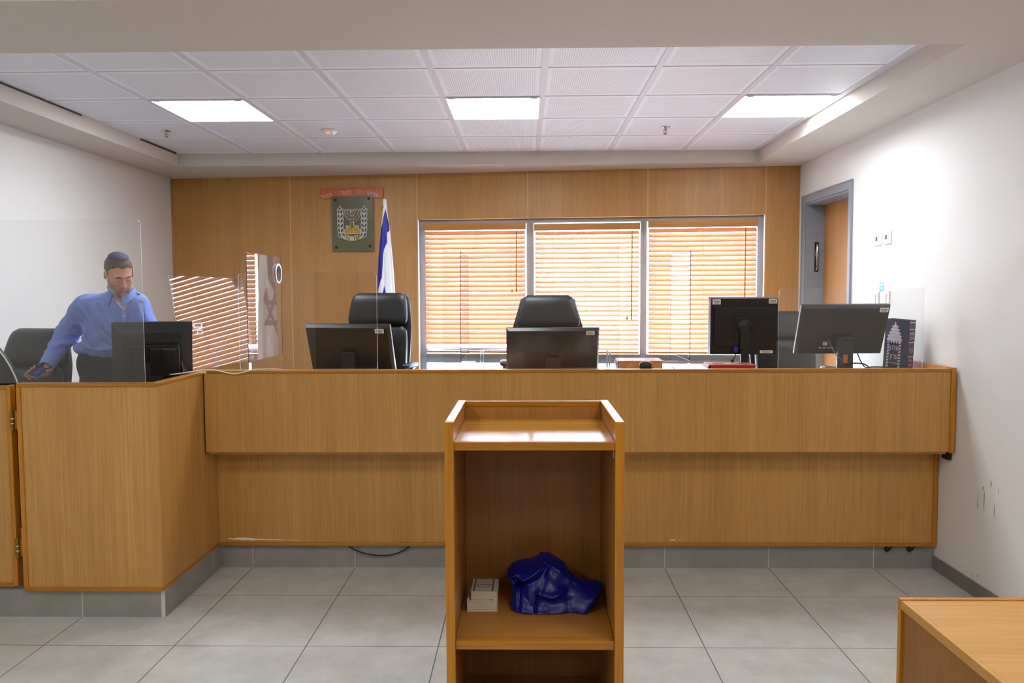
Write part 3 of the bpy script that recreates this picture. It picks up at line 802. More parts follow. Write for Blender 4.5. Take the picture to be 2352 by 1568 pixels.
# ------------------------------------------------------------ office chairs
M_SEAM = mat('black_leather_seam', (14, 14, 16), .6)
def make_chair(name, label, cat, arm_pad=M_BLACK, wtop=.205, top=1.22, group='black leather armchairs behind the desks'):
    t = thing(name, label, cat, (0, 0, 0), 0, group)
    def back(z): return -.05 * ((z - .5) / .7) ** 1.0 * 0
    seam = top - .215
    # lower cushion, headrest lobe, rear shell; the rear of the chair faces +y, the sitter's side -y is turned to the camera
    def col(z0, z1, w0, w1, y0, y1, d, edge):
        k = 12; out = []
        for i in range(k + 1):
            u = i / k; e = 1 - (abs(2 * u - 1)) ** edge
            w_ = w0 + (w1 - w0) * u; out.append((z0 + (z1 - z0) * u, 0, y0 + (y1 - y0) * u, w_ * (.80 + .20 * max(e, 0) ** .5), d * (.25 + .75 * max(e, 0) ** .5), 3.2))
        return out
    b = MB(); b.loft(col(seam - .004, top, .235, wtop, .155, .215, .062, 4), 36)
    b.build('headrest', M_LEATH, t, True)
    b = MB(); b.loft(col(.46, seam + .012, .225, .237, .10, .150, .058, 7), 36)
    o = b.build('backrest', M_LEATH, t, True)
    b = MB()
    for z in (.66, .84): b.tube([(-.215, .055 + (z - .46) * .09, z), (0, .052 + (z - .46) * .09, z - .008), (.215, .055 + (z - .46) * .09, z)], .004, 6)
    b.build('stitched_seam', M_SEAM, o)
    b = MB(); b.loft([(.50, 0, .165, .20, .02, 3), (.7, 0, .185, .232, .024, 4), (seam, 0, .215, .246, .026, 4), (top - .03, 0, .255, wtop + .012, .022, 4), (top - .008, 0, .262, wtop - .02, .010, 4)], 32)
    b.build('back_shell', M_LEATH, t, True)
    b = MB(); b.loft([(.405, 0, -.10, .22, .22, 4), (.43, 0, -.10, .25, .25, 4), (.475, 0, -.10, .255, .255, 4), (.50, 0, -.10, .235, .235, 3.5)], 36)
    b.build('seat', M_LEATH, t, True)
    for s in (-1, 1):
        b = MB(); b.tube([(s * .24, -.02, .43), (s * .30, -.02, .46), (s * .305, -.02, .60), (s * .30, .02, .73), (s * .30, .10, .742)], .014, 10)
        o = b.build('armrest', M_BLACK, t, True)
        b = MB(); b.loft([(.742, s * .30, .01, .028, .12, 3), (.754, s * .30, .01, .034, .13, 3), (.768, s * .30, .01, .030, .125, 3)], 20); b.build('arm_pad', arm_pad, o, True)
    b = MB(); b.cyl((0, 0, .10), (0, 0, .40), .028); b.cyl((0, 0, .36), (0, 0, .405), .09); b.build('gas_column', M_BLACK, t, True)
    for k in range(5):
        a = 2 * PI * k / 5 + .3
        b = MB(); b.tube([(0, 0, .11), (.16 * math.cos(a), .16 * math.sin(a), .095), (.29 * math.cos(a), .29 * math.sin(a), .07)], [.026, .02, .014], 8)
        o = b.build('base_arm', M_BLACK, t, True)
        cx, cy = .29 * math.cos(a), .29 * math.sin(a)
        b = MB()
        for q in (-.016, .016): b.cyl((cx - q * math.sin(a) - .008 * math.sin(a), cy + q * math.cos(a) + .008 * math.cos(a), .028), (cx - q * math.sin(a) + .008 * math.sin(a), cy + q * math.cos(a) - .008 * math.cos(a), .028), .028, n=16)
        b.build('caster', M_BLK2, o, True)
    return t
ch = make_chair('office_chair', 'black leather armchair with a wide upright back below the flag', 'chair', mat('blue_black_arm_pad', (34, 52, 92), .4))
ch.location = (-1.01, 5.06, .38); ch.rotation_euler = (0, 0, rad(-10)); ch.scale = (.90, .92, 1)
c2 = make_chair('office_chair', 'black leather armchair with a tapered headrest in front of the middle blind', 'chair', M_BLACK, .180, 1.20)
c2.location = (.150, 5.18, .38); c2.scale = (.97, .97, 1)
c3 = copy_tree(c2); c3['label'] = 'lower black leather armchair half hidden between the two right monitors'
c3.location = (1.86, 5.42, .38); c3.rotation_euler = (0, 0, rad(16)); c3.scale = (1, 1, .90)
c4 = copy_tree(c2); c4['label'] = 'black leather armchair at the left wall behind the phone of the man'
c4.location = (-2.95, 4.44, .16); c4.rotation_euler = (0, 0, rad(-12)); c4.scale = (.92, .95, 1.03)
# black shell chair cut by the left border
t = thing('folding_chair', 'black chair back with a pale piped curved edge, cut off by the left border', 'chair', (-2.72, 3.90, .16))
pr = [(-.20, 1.20), (.03, 1.20), (.075, 1.165), (.105, 1.125), (.135, 1.075), (.157, 1.025), (.175, .975), (.185, .80), (.185, .55), (-.20, .55)]
b = MB(); b.prism(pr, -.012, .018); b.build('backrest', M_LEATH, t, bevel=.006)
b = MB(); b.tube([(x, -.013, z) for x, z in pr[1:8]], .0035, 8); b.build('piping', mat('pale_piping', (214, 216, 220), .4), t, True)
for sx in (-.17, .16):
    b = MB(); b.cyl((sx, .003, .0), (sx, .003, .56), .011); b.build('leg', M_BLK2, t, True)

# ------------------------------------------------------------ monitors
def monitor(label, loc, rz, w_, h_, tilt, hc, dep, stand='flat', panel=M_BLACKG, stickers=(), logo=None, group='monitors on the desks', bevelw=.03):
    """rear of the screen looks toward -y; hc is the height of the screen centre above the worktop"""
    t = thing('monitor', label, 'monitor', loc, rz, group)
    S = bpy.data.objects.new('screen_housing', None)
    M = T(0, 0, hc) @ RX(rad(tilt))
    W, H = w_ / 2, h_ / 2
    b = MB()
    b.box(-W, W, .006, .026, -H, H)
    b.add([(-W, .006, -H), (W, .006, -H), (W, .006, H), (-W, .006, H), (-W + bevelw, -dep, -H + bevelw), (W - bevelw, -dep, -H + bevelw), (W - bevelw, -dep, H - bevelw), (-W + bevelw, -dep, H - bevelw)],
          [(0, 1, 5, 4), (1, 2, 6, 5), (2, 3, 7, 6), (3, 0, 4, 7), (4, 5, 6, 7), (3, 2, 1, 0)])
    hs = b.build('rear_shell', panel, t, M=M, bevel=.002)
    b = MB(); b.box(-W + .008, W - .008, .0262, .0268, -H + .012, H - .008); b.build('screen', mat('dark_screen', (8, 9, 12), .1), t, M=M)
    return t, M, hs
def pedestal(t, kind, hc, dep, M):
    if kind == 'pole':
        b = MB(); b.box(-.03, .03, -.075, -.045, .13, hc + .01); b.box(-.024, .024, -.072, -.042, .012, .135); b.build('stand_pole', M_BLK2, t, bevel=.006)
        b = MB(); b.cyl((0, -dep - .003, 0), (0, -dep - .03, 0), .045, n=28); b.build('swivel', M_BLK2, t, True, M=M)
    elif kind == 'plate':
        b = MB(); b.box(-.047, .047, -.055, -.035, .012, hc - .03); b.build('stand_pole', M_BLACKG, t, bevel=.004)
        b = MB(); b.box(-.014, .012, -.0565, -.0545, .055, .105); b.build('cable_slot', mat('wood_seen_through_slot', (190, 120, 60), .5), t)
        b = MB(); b.cyl((-.04, -.045, hc - .04), (.04, -.045, hc - .04), .014); b.build('hinge', M_BLACKG, t, True)
    else:
        b = MB(); b.box(-.045, .045, -.045 - dep * .3, -.02, .012, hc - .02); b.build('stand_pole', M_BLK2, t, bevel=.006)
    b = MB(); b.loft([(0, 0, -.03, .13, .095, 3), (.008, 0, -.03, .13, .095, 3), (.013, 0, -.03, .115, .08, 3)], 28); b.build('stand_base', M_BLK2, t, True)
def msticker(t, M, x, z, y, wd, ht, seed):
    o = barcode(t, x, z, y, wd, ht, seed=seed); o.data.transform(M)
# centre-left monitor
t, M, h = monitor('wide thin monitor leaning back below the chair under the flag', (-1.055, 4.70, 1.12), rad(-9), .530, .315, 20, .140, .018, bevelw=.012)
pedestal(t, 'flat', .15, .018, M); msticker(t, M, .205, .128, -.0186, .055, .028, 3)
b = MB(); add_text(b, 'BenQ', .032, M @ T(0, -.0185, .055), .0003); o = b.build('logo', M_BLACK, t)
t, M, h = monitor('wide thin monitor in the centre in front of the tapered chair', (.160, 4.72, 1.12), rad(1), .555, .30, 14, .118, .018, bevelw=.012)
pedestal(t, 'flat', .11, .018, M); msticker(t, M, .222, .126, -.0186, .050, .024, 5)
t, M, h = monitor('upright square monitor on a round pole with two corner stickers', (1.30, 4.74, 1.12), rad(-3), .402, .348, 3, .272, .03, panel=M_BLACK, bevelw=.005)
pedestal(t, 'pole', .27, .045, M); msticker(t, M, -.163, .147, -.0306, .048, .030, 8); msticker(t, M, .166, .150, -.0306, .048, .028, 9); 
msticker(t, M, .135, -.152, -.0306, .075, .016, 10)
b = MB(); b.box(-.175, .175, -.052, -.028, -.115, .115); b.box(-.06, .06, -.058, -.050, -.075, .060); b.box(-.06, .06, -.056, -.052, .066, .080)
for i in range(26): z = -.10 + i * .0062; b.box(-.16, -.072, -.0535, -.052, z, z + .0025); b.box(.072, .16, -.0535, -.052, z, z + .0025)
b.build('rear_bulge', M_BLACK, t, M=M, bevel=.002)
b = MB(); b.box(-.062, -.035, -.060, -.030, -.150, -.118); b.build('cable_plug', mat('blue_plug', (30, 60, 150), .4), t, M=M, bevel=.002)
b = MB(); b.tube([(-.05, -.045, .125), (-.052, -.06, .095), (-.075, -.075, .066), (-.105, -.08, .035), (-.14, -.09, .010)], .003, 8); b.tube([(-.068, -.073, .072), (-.094, -.078, .045)], .0085, 10)
b.build('monitor_cable', M_BLK2, t, True)
t, M, h = monitor('wide thin monitor leaning back behind the right acrylic screen', (1.875, 4.70, 1.12), rad(2), .525, .315, 21, .248, .018, bevelw=.012)
pedestal(t, 'plate', .235, .018, M); msticker(t, M, .218, .134, -.0186, .050, .028, 11)
b = MB()
for x in (-.12, -.095, -.07, -.05): b.box(x - .008, x + .008, -.0195, -.017, -.112, -.104)
b.box(-.11, -.085, -.030, -.017, -.088, -.068); b.build('ports', mat('pale_port', (200, 200, 196), .4), t, M=M)
b = MB(); b.tube([(-.098, -.045, .19), (-.09, -.07, .15), (-.07, -.08, .11), (-.03, -.09, .07)], .003, 8); b.build('monitor_cable', mat('grey_cable', (120, 124, 130), .5), t, True)
b = MB(); b.tube([(.07, -.01, .16), (.09, -.05, .07), (.11, -.06, .035), (.13, -.06, .025), (.115, -.06, .015)], .0035, 8); b.build('power_cable', M_BLK2, t, True)
# big square monitor on the corner desk
t, M, h = monitor('black square monitor with a raised maker logo on the corner desk', (-2.01, 4.20, .92), rad(27), .395, .335, 11, .362, .030, panel=mat('slate_black_shell', (38, 40, 44), .34), bevelw=.052)
pedestal(t, 'flat', .33, .06, M)
b = MB(); b.box(-.115, .125, -.065, -.03, -.125, .055); b.box(-.02, .125, -.085, -.062, -.125, .045); b.box(.04, .11, -.097, -.083, -.115, .04); b.build('rear_bulge', M_BLK2, t, M=M, bevel=.006)
b = MB(); add_text(b, 'LG', .046, M @ T(.112, -.0305, .098), .0008)
rg = [(.056 + .019 * math.cos(2 * PI * i / 20), -.031, .098 + .019 * math.sin(2 * PI * i / 20)) for i in range(21)]
b.tube([M @ Vector(p) for p in rg], .0014, 5); b.tube([M @ Vector(p) for p in ((.056, -.031, .110), (.056, -.031, .089), (.066, -.031, .089))], .0014, 5); b.cyl(M @ Vector((.048, -.0302, .104)), M @ Vector((.048, -.032, .104)), .0025, n=8)
b.build('logo', M_BLK2, t)
b = MB(); b.tube([(.06, -.07, .22), (.065, -.08, .12), (.05, -.09, .05), (.04, -.06, .004)], .004, 8); b.tube([(.02, -.07, .22), (.03, -.09, .10), (.0, -.1, .03)], .004, 8); b.build('monitor_cable', M_BLK2, t, True)

# ------------------------------------------------------------ acrylic screens
def pane(label, base, rz, L_, H, lean=0.0, m=M_ACR, em=M_EDGE, rc=.02, th=.004, feet=(), round_l=True, round_r=True, taper=0.0):
    """sheet along local x from 0 to L_, standing on its base; em colours the cut edges"""
    t = thing('acrylic_screen', label, 'acrylic screen', base, rz, 'clear acrylic screens on the desks')
    def arc(cx, cz, a0):
        return [(cx + rc * math.cos(rad(a0 + 90 * i / 6)), cz + rc * math.sin(rad(a0 + 90 * i / 6))) for i in range(7)]
    poly = [(0, 0), (L_, 0)]
    poly += arc(L_ - rc, H - taper - rc, 0) if round_r else [(L_, H - taper)]
    poly += arc(rc, H - rc, 90) if round_l else [(0, H)]
    poly = [(x + 0.0, z) for x, z in poly]
    n = len(poly); M = RX(lean)
    b = MB(); b.prism(poly, -th / 2, th / 2, M=M)
    b.m = [0, 0] + [1] * n
    o = b.build('sheet', [m, em], t)
    for (fx, fw, fh) in feet:
        b = MB(); b.box(fx, fx + fw, -.05, .05, -fh, -fh + .004); b.box(fx, fx + fw, -.006, -.002, -fh + .004, .03); b.box(fx, fx + fw, .002, .006, -fh + .004, .03)
        b.build('foot', [M_ACRB], t)
    return t
pane('tall clear screen on the front of the corner desk before the man', (-2.60, 3.78, 1.166), 0, .748, .785, 0, taper=-.0)
pane('clear screen along the side of the corner desk mirroring the window blinds', (-1.868, 4.245, 1.166), rad(85.2), .90, .535, rad(-7.5), M_ACRB, rc=.012)
dv = [(.02, .012, .057), (.63, .012, .057)]
pane('narrow clear divider with a white ringed hole beside the corner desk, seen nearly edge on', (-1.707, 4.80, 1.177), rad(89.5), .66, .672, 0, M_ACRB, M_EDGED, .004, feet=dv)
pane('narrow clear divider left of the centre chair, seen edge on', (-.398, 4.80, 1.177), rad(90), .66, .672, 0, M_ACRB, M_EDGED, .004, feet=dv)
pane('narrow clear divider in front of the right blind, seen edge on', (.998, 4.80, 1.177), rad(90), .66, .672, 0, M_ACRB, M_EDGED, .004, feet=dv)
pane('clear screen on the bench in front of the chair below the flag', (-1.598, 4.36, 1.1745), 0, .771, .535, 0)
pane('largest clear dusty screen in the middle of the bench', (-.466, 4.36, 1.1745), 0, .983, .672, 0, M_ACRB, rc=.006, feet=())
pane('clear screen on the right end of the bench before the wide monitor', (1.392, 4.36, 1.1745), 0, .79, .438, 0)
# white ring of the hole in the left divider
t = thing('cable_ring', 'white ring with a dark centre stuck on the clear divider beside the corner desk', 'ring', (-1.698, 5.385, 1.735))
b = MB(); n = 36; vs = []
for i in range(n):
    a = 2 * PI * i / n
    for (r, x) in ((.054, 0), (.054, .003), (.068, .003), (.068, 0)): vs.append((x, r * math.cos(a), r * math.sin(a)))
b.add(vs, [(i * 4 + j, i * 4 + (j + 1) % 4, ((i + 1) % n) * 4 + (j + 1) % 4, ((i + 1) % n) * 4 + j) for i in range(n) for j in range(4)])
b.build('rim', mat('bright_white_ring', (250, 250, 250), .3), t, True, M=T(.004, 0, 0))
b = MB(); b.cyl((.004, 0, 0), (.0045, 0, 0), .0535, n=36); b.build('cover', mat('near_black_cover', (6, 8, 16), .6), t)
# small acrylic brackets at the foot of the big screen
for (x, lab) in ((-.252, 'small clear acrylic bracket at the foot of the biggest screen, left'), (.456, 'small clear acrylic bracket at the foot of the biggest screen, right')):
    t = thing('acrylic_bracket', lab, 'bracket', (x, 4.38, 1.1745), 0, 'clear brackets at the foot of the biggest screen')
    b = MB(); b.box(-.004, .0, -.016, .05, 0, .10); b.box(.010, .014, -.016, .05, 0, .10); b.box(-.03, .04, -.012, .05, 0, .004); b.m = [0, 0, 0, 0, 1, 1] * 3
    b.build('plates', [M_ACRB, M_EDGE], t)
# two barcode labels on the mirroring screen
t = thing('sticker_pair', 'two white barcode stickers on the screen that mirrors the blinds', 'sticker', (-1.858, 4.42, 1.40), rad(85.2))
for (x, z, wd, ht) in ((0, .018, .10, .030), (.012, -.020, .062, .026)):
    barcode(t, x, z, -.004, wd, ht, seed=20 + int(x * 1000))
for ch_ in t.children: ch_.data.transform(RX(rad(-7.5)))

# ------------------------------------------------------------ books on the bench
M_RED = mat('maroon_leatherette', (134, 60, 48), .5, var=.1, vscale=30)
M_GOLD = mat('gold_tooling', (196, 150, 84), .35, .6)
M_MARB = mat('marbled_edge', (196, 142, 92), .6, var=.5, vscale=50)
M_REDE = mat('red_page_edge', (176, 30, 28), .6, var=.3, vscale=60)
def big_book(label, x, y, rz, w_, d_, h_, edge, spine_left=True):
    t = thing('folio_book', label, 'book', (x, y, 1.12), rz, 'large bound books lying on the bench')
    b = MB(); b.box(-w_ / 2 + .006, w_ / 2 - .006, -d_ / 2 + .006, d_ / 2 - .006, .003, h_ - .003); b.build('pages', edge, t)
    b = MB(); b.box(-w_ / 2, w_ / 2, -d_ / 2, d_ / 2, h_ - .003, h_); b.box(-w_ / 2, w_ / 2, -d_ / 2, d_ / 2, 0, .003)
    n = 6
    for i in range(n):
        a0, a1 = PI / 2 + PI * i / n, PI / 2 + PI * (i + 1) / n
        p = [(-w_ / 2 + .012 * math.cos(a), h_ / 2 + h_ / 2 * math.sin(a)) for a in (a0, a1)]; q = [(-w_ / 2 + .009 * math.cos(a), h_ / 2 + (h_ / 2 - .003) * math.sin(a)) for a in (a1, a0)]
        b.prism(p + q, -d_ / 2, d_ / 2)
    b.build('cover', M_RED, t, bevel=.001)
    b = MB(); k = .003
    for m_ in (.018, .03):
        x0, x1, y0, y1 = -w_ / 2 + m_, w_ / 2 - m_, -d_ / 2 + m_, d_ / 2 - m_
        b.box(x0, x1, y0, y0 + k, h_, h_ + .0004); b.box(x0, x1, y1 - k, y1, h_, h_ + .0004); b.box(x0, x0 + k, y0 + k, y1 - k, h_, h_ + .0004); b.box(x1 - k, x1, y0 + k, y1 - k, h_, h_ + .0004)
    b.prism([(.05 * math.cos(a * PI / 4) * (1 if a % 2 else .6), .035 * math.sin(a * PI / 4) * (1 if a % 2 else .6)) for a in range(8)], 0, .0004, M=T(0, 0, h_ + .0004) @ RX(rad(-90)))
    for i in range(6): z = .01 + i * (h_ - .02) / 5; b.box(-w_ / 2 - .0125, -w_ / 2 - .0115, -d_ / 2 + .02 + .03 * i, -d_ / 2 + .03 + .03 * i, h_ / 2 - .012, h_ / 2 + .012)
    b.build('gold_tooling', M_GOLD, t)
    return t
big_book('maroon bound book with marbled page edges lying behind the small black clip', .680, 4.72, rad(-3), .262, .24, .074, M_MARB)
big_book('maroon bound book with red page edges lying under the upright monitor', 1.180, 4.56, rad(-4), .262, .20, .062, M_REDE)
t = thing('headset_clip', 'small black cable clip with brass ends in front of the marbled book', 'clip', (.675, 4.44, 1.120))
b = MB(); b.loft([(0, 0, 0, .034, .02, 4), (.074, 0, 0, .032, .018, 4), (.086, 0, 0, .022, .012, 3)], 20); b.build('body', M_BLACK, t, True)
for s in (-1, 1):
    b = MB(); b.tube([(s * .034, -.01, .0), (s * .042, -.01, .05), (s * .030, -.008, .080)], .0025, 6); b.build('brass_end', M_BRASS, t, True)
for (lab, pts) in (('thin black cable looping beside the marbled book on the bench', [(.83, 4.62, 1.165), (.88, 4.56, 1.150), (.93, 4.52, 1.124), (.97, 4.50, 1.135), (1.00, 4.48, 1.150), (1.03, 4.47, 1.140), (1.035, 4.46, 1.124)]),
                   ('thin black cable lying in front of the marbled book on the bench', [(.52, 4.50, 1.123), (.55, 4.46, 1.146), (.59, 4.45, 1.150), (.64, 4.47, 1.140), (.66, 4.48, 1.124)]),
                   ('black cable bundle running from the right wide monitor toward the standing book', [(1.86, 4.66, 1.165), (1.95, 4.60, 1.185), (1.99, 4.57, 1.16), (1.96, 4.56, 1.150), (1.93, 4.56, 1.140), (1.98, 4.55, 1.165), (2.06, 4.54, 1.160), (2.14, 4.53, 1.150), (2.20, 4.52, 1.155), (2.23, 4.52, 1.150), (2.24, 4.53, 1.123)])):
    b = MB(); b.tube(pts, .0032 if 'thin' in lab else .005, 8); o = b.build('bench_cable', M_BLK2, None, True); smooth_mod(o, 2); tag(o, lab, 'cable', 'cables on the bench')
b = MB(); b.tube([(-1.89, 4.10, 1.170), (-1.84, 4.22, 1.1695), (-1.79, 4.27, 1.178), (-1.74, 4.285, 1.180), (-1.69, 4.284, 1.174), (-1.64, 4.284, 1.160), (-1.60, 4.284, 1.155), (-1.55, 4.284, 1.164), (-1.50, 4.288, 1.182), (-1.46, 4.31, 1.1785), (-1.40, 4.34, 1.1780), (-1.36, 4.40, 1.166)], .0038, 8)
o = b.build('desk_cord', mat('white_cord', (222, 222, 206), .5), None, True); smooth_mod(o, 2); tag(o, 'white cord draped over the corner between the desk and the bench', 'cord')

# tall standing book with a silver picture on its cover
t = thing('standing_book', 'dark blue book standing at the right wall with a silver tower on its cover', 'book', (2.155, 4.78, 1.12), 0)
M_NAVY = mat('navy_book_cover', (38, 42, 74), .3)
M_SILV = mat('silver_print', (206, 200, 214), .4)
M_MAR = mat('maroon_label', (96, 30, 38), .45)
H = .315; SK = .10
def skew(x, z): return (x + z * .042, z)
Mc = RZ(rad(-60)) @ RY(rad(3))
b = MB(); b.box(0, .150, 0, .006, 0, H); b.box(0, .150, .050, .056, 0, H); b.build('cover', M_NAVY, t, M=Mc)
b = MB(); b.box(.003, .149, .006, .050, .004, H - .004); b.build('pages', M_PAPER, t, M=Mc)
b = MB(); b.box(.150, .156, 0, .056, 0, H); b.build('spine', M_NAVY, t, M=Mc)
b = MB(); k = -.0006
def pp(pts): b.prism(pts, k, 0, M=Mc)
pp([(.012, .006), (.118, .006), (.118, .016), (.110, .022), (.020, .022), (.012, .016)]); 
for x in (.020, .096):
    for i in range(9): z = .024 + i * .018; pp([(x, z), (x + .014, z + .006), (x + .014, z + .017), (x, z + .011)])
pp([(.016, .186), (.114, .186), (.114, .196), (.104, .206), (.026, .206), (.016, .196)])
for i in range(4): x = .040 + i * .0165; pp([(x, .186), (x + .0145, .186), (x + .012, .176), (x + .007, .168), (x + .002, .176)])
for (z0, z1, h0) in ((.207, .224, .040), (.225, .243, .032), (.244, .262, .024), (.263, .278, .015)):
    pp([(.065 - h0, z0), (.065 + h0, z0), (.065 + h0 * .92, z1 - .004), (.065 + h0 * .6, z1), (.065 - h0 * .6, z1), (.065 - h0 * .92, z1 - .004)])
    for s in (-1, 1): pp([(.065 + s * h0 * 1.0, z0), (.065 + s * (h0 + .008), z0 + .008), (.065 + s * h0 * .95, z0 + .014)][::s])
pp([(.058, .278), (.072, .278), (.068, .292), (.065, .300), (.062, .292)])
add_text(b, 'ןחלש', .042, Mc @ T(.065, -.0003, .142), .0003, sx=.75); add_text(b, 'ךורע', .042, Mc @ T(.065, -.0003, .092), .0003, sx=.75)
add_text(b, 'הרודהמ', .015, Mc @ T(.065, -.0003, .052), .0003)
b.build('cover_picture', M_SILV, t)
b = MB(); Ms = Mc @ T(.1562, .028, 0) @ RZ(rad(90)) 
for z0, z1 in ((.185, .255), (.030, .092)): b.box(-.024, .024, -.0006, 0, z0, z1, 0, M=Ms)
for z in (.258, .180, .096, .024, .298): b.box(-.026, .026, -.0006, 0, z, z + .005, 1, M=Ms)
add_text(b, 'ןחלש', .022, Ms @ T(0, -.0008, .235), .0003, 1, .85); add_text(b, 'ךורע', .022, Ms @ T(0, -.0008, .208), .0003, 1, .85)
add_text(b, 'הרוי', .020, Ms @ T(0, -.0008, .076), .0003, 1, .85); add_text(b, 'העד', .020, Ms @ T(0, -.0008, .050), .0003, 1, .85)
b.tube([Ms @ Vector((.014 * math.cos(2 * PI * i / 18), -.001, .138 + .014 * math.sin(2 * PI * i / 18))) for i in range(19)], .0012, 5, 1)
add_text(b, 'כ', .018, Ms @ T(0, -.0008, .138), .0003, 1)
b.build('spine_print', [M_MAR, M_SILV], t)

# ------------------------------------------------------------ emblem plate and motto board
t = thing('emblem_plaque', 'greenish glass plate with a candelabrum emblem and olive branches on the wood wall', 'plaque'); t.matrix_world = BW @ T(1.739, 0, 2.231)
M_PL = bpy.data.materials.new('olive_glass'); M_PL.use_nodes = True
nt = M_PL.node_tree; bs = nt.nodes['Principled BSDF']; bs.inputs['Base Color'].default_value = lin((142, 138, 112)); bs.inputs['Roughness'].default_value = .25
tr = nt.nodes.new('ShaderNodeBsdfTransparent'); tr.inputs[0].default_value = (.62, .68, .50, 1); ms = nt.nodes.new('ShaderNodeMixShader'); ms.inputs[0].default_value = .48
nt.links.new(tr.outputs[0], ms.inputs[1]); nt.links.new(bs.outputs[0], ms.inputs[2]); nt.links.new(ms.outputs[0], nt.nodes['Material Output'].inputs[0])
b = MB(); b.box(-.193, .193, -.026, -.020, -.248, .248); b.build('glass_plate', M_PL, t, bevel=.001)
b = MB()
KZ = .000744
def E_(x, z): return ((x - 566) * KZ, (600 - z) * KZ)
for (x, z) in ((352, 311), (777, 299), (362, 885), (786, 874)):
    q = E_(x, z); o = MB(); o.cyl((q[0], -.034, q[1]), (q[0], 0, q[1]), .011, n=18); o.build('standoff', mat('bronze_cap', (84, 66, 58), .35, .7) if x == 352 else bpy.data.materials['bronze_cap'], t, True)
M_EW = mat('emblem_white', (196, 200, 200), .45); M_EG = mat('emblem_gold', (176, 138, 46), .28, .85); M_ED = mat('emblem_dark', (38, 36, 26), .5)
bw_, bg_, bd_ = MB(), MB(), MB()
def leafpoly(cx, cz, ang, L_, W_, f=1.0):
    pts = []
    for i in range(10):
        a = 2 * PI * i / 10; u = math.cos(a) * L_ * f * .5; v = math.sin(a) * W_ * f * .5 * (1 - .35 * math.cos(a))
        pts.append((cx + (u * math.cos(ang) - v * math.sin(ang)) * KZ, cz + (u * math.sin(ang) + v * math.cos(ang)) * KZ))
    return pts
for s in (-1, 1):
    for i in range(6):
        z = 440 + i * 57; x = 566 + s * (151 - 1.0 * i)
        if i == 5: x -= s * 6
        for d in (-1, 1):
            c = E_(x + d * 19, z + 8); an = rad(90 - d * 26)
            bw_.prism(leafpoly(c[0], c[1], an, 78, 42), -.0305, -.027); bd_.prism(leafpoly(c[0], c[1], an, 50, 21), -.032, -.0306)
            bg_.prism(leafpoly(c[0] , c[1], an, 40, 3), -.0328, -.0321)
    c = E_(566 + s * 152, 412); bw_.prism(leafpoly(c[0], c[1], PI / 2, 72, 38), -.0303, -.027); bd_.prism(leafpoly(c[0], c[1], PI / 2, 46, 18), -.032, -.0306)
    pth = [E_(566 + s * x, z) for x, z in ((152, 430), (152, 560), (150, 690), (140, 735), (110, 770), (70, 790))]
    bw_.tube([(p[0], -.0288, p[1]) for p in pth], [.006, .006, .006, .008, .010, .006], 8)
    bg_.tube([(p[0], -.0316, p[1]) for p in pth[:5]], .0016, 6)
# candelabrum arms
for r in (34, 68, 102):
    pts = [E_(566 - r, 432)] + [E_(566 - r * math.cos(a) , 432 + (r + 14) * math.sin(a) * 1.02 + r * .12) for a in [PI * i / 14 for i in range(15)]] + [E_(566 + r, 432)]
    bw_.tube([(p[0], -.0285, p[1]) for p in pts], .0098, 8); bd_.tube([(p[0], -.0345, p[1]) for p in pts], .0058, 8); bg_.tube([(p[0], -.0385, p[1]) for p in pts], .0026, 6)
for q in (-102, -68, -34, 0, 34, 68, 102):
    p = E_(566 + q, 430); bw_.box(p[0] - .013, p[0] + .013, -.031, -.027, p[1] - .006, p[1] + .005); bd_.box(p[0] - .008, p[0] + .008, -.0335, -.031, p[1] - .005, p[1] + .002); bg_.box(p[0] - .006, p[0] + .006, -.036, -.0335, p[1] - .004, p[1])
a0, a1 = E_(566, 425), E_(566, 640)
bw_.box(-.0165, .0165, -.0302, -.027, a1[1], a0[1]); bd_.box(-.0052, .0052, -.032, -.0303, a1[1], a0[1]); bg_.tube([(0, -.033, a0[1]), (0, -.033, a1[1])], .003, 8)
bg_.lathe([(.003, .02), (.008, .012), (.004, .004), (.010, -.006), (.012, -.016), (.008, -.024), (.016, -.034)], 14, (0, -.034, E_(566, 600)[1]))
for (x0, x1, z0, z1) in ((495, 640, 630, 674), (470, 664, 672, 716)):
    p, q = E_(x0, z1), E_(x1, z0); bw_.box(p[0] - .006, q[0] + .006, -.0304, -.027, p[1] - .006, q[1] + .006)
    k = 3 if x0 > 480 else 4
    for i in range(k):
        w_ = (q[0] - p[0]) / k; bg_.box(p[0] + w_ * i + .002, p[0] + w_ * (i + 1) - .002, -.0355, -.0304, p[1] + .002, q[1] - .002)
b0 = E_(566, 772)
def bend(x, y, z): return (x, -z, y + (x * x) * 2.2)
for (mb, dd, dp) in ((bg_, .0005, -.0335),): add_text(mb, 'לארשי', .070, T(0, dp, b0[1] - .006), dd, 0, 1.12, fn=bend)
bw_.prism([(x, b0[1] - .026 + x * x * 2.2) for x in [-.082 + .0164 * i for i in range(11)]] + [(x, b0[1] + .018 + x * x * 2.2) for x in [.082 - .0164 * i for i in range(11)]], -.0305, -.027)
add_text(bd_, 'לארשי', .076, T(.001, -.0315, b0[1] - .0065), .0008, 0, 1.14, fn=bend)
e = bw_.build('emblem_outline', M_EW, t); bd_.build('emblem_dark_fill', M_ED, e); bg_.build('emblem_relief', M_EG, e, bevel=.0004)  # dark leaf fill and lines are the emblem's own colour

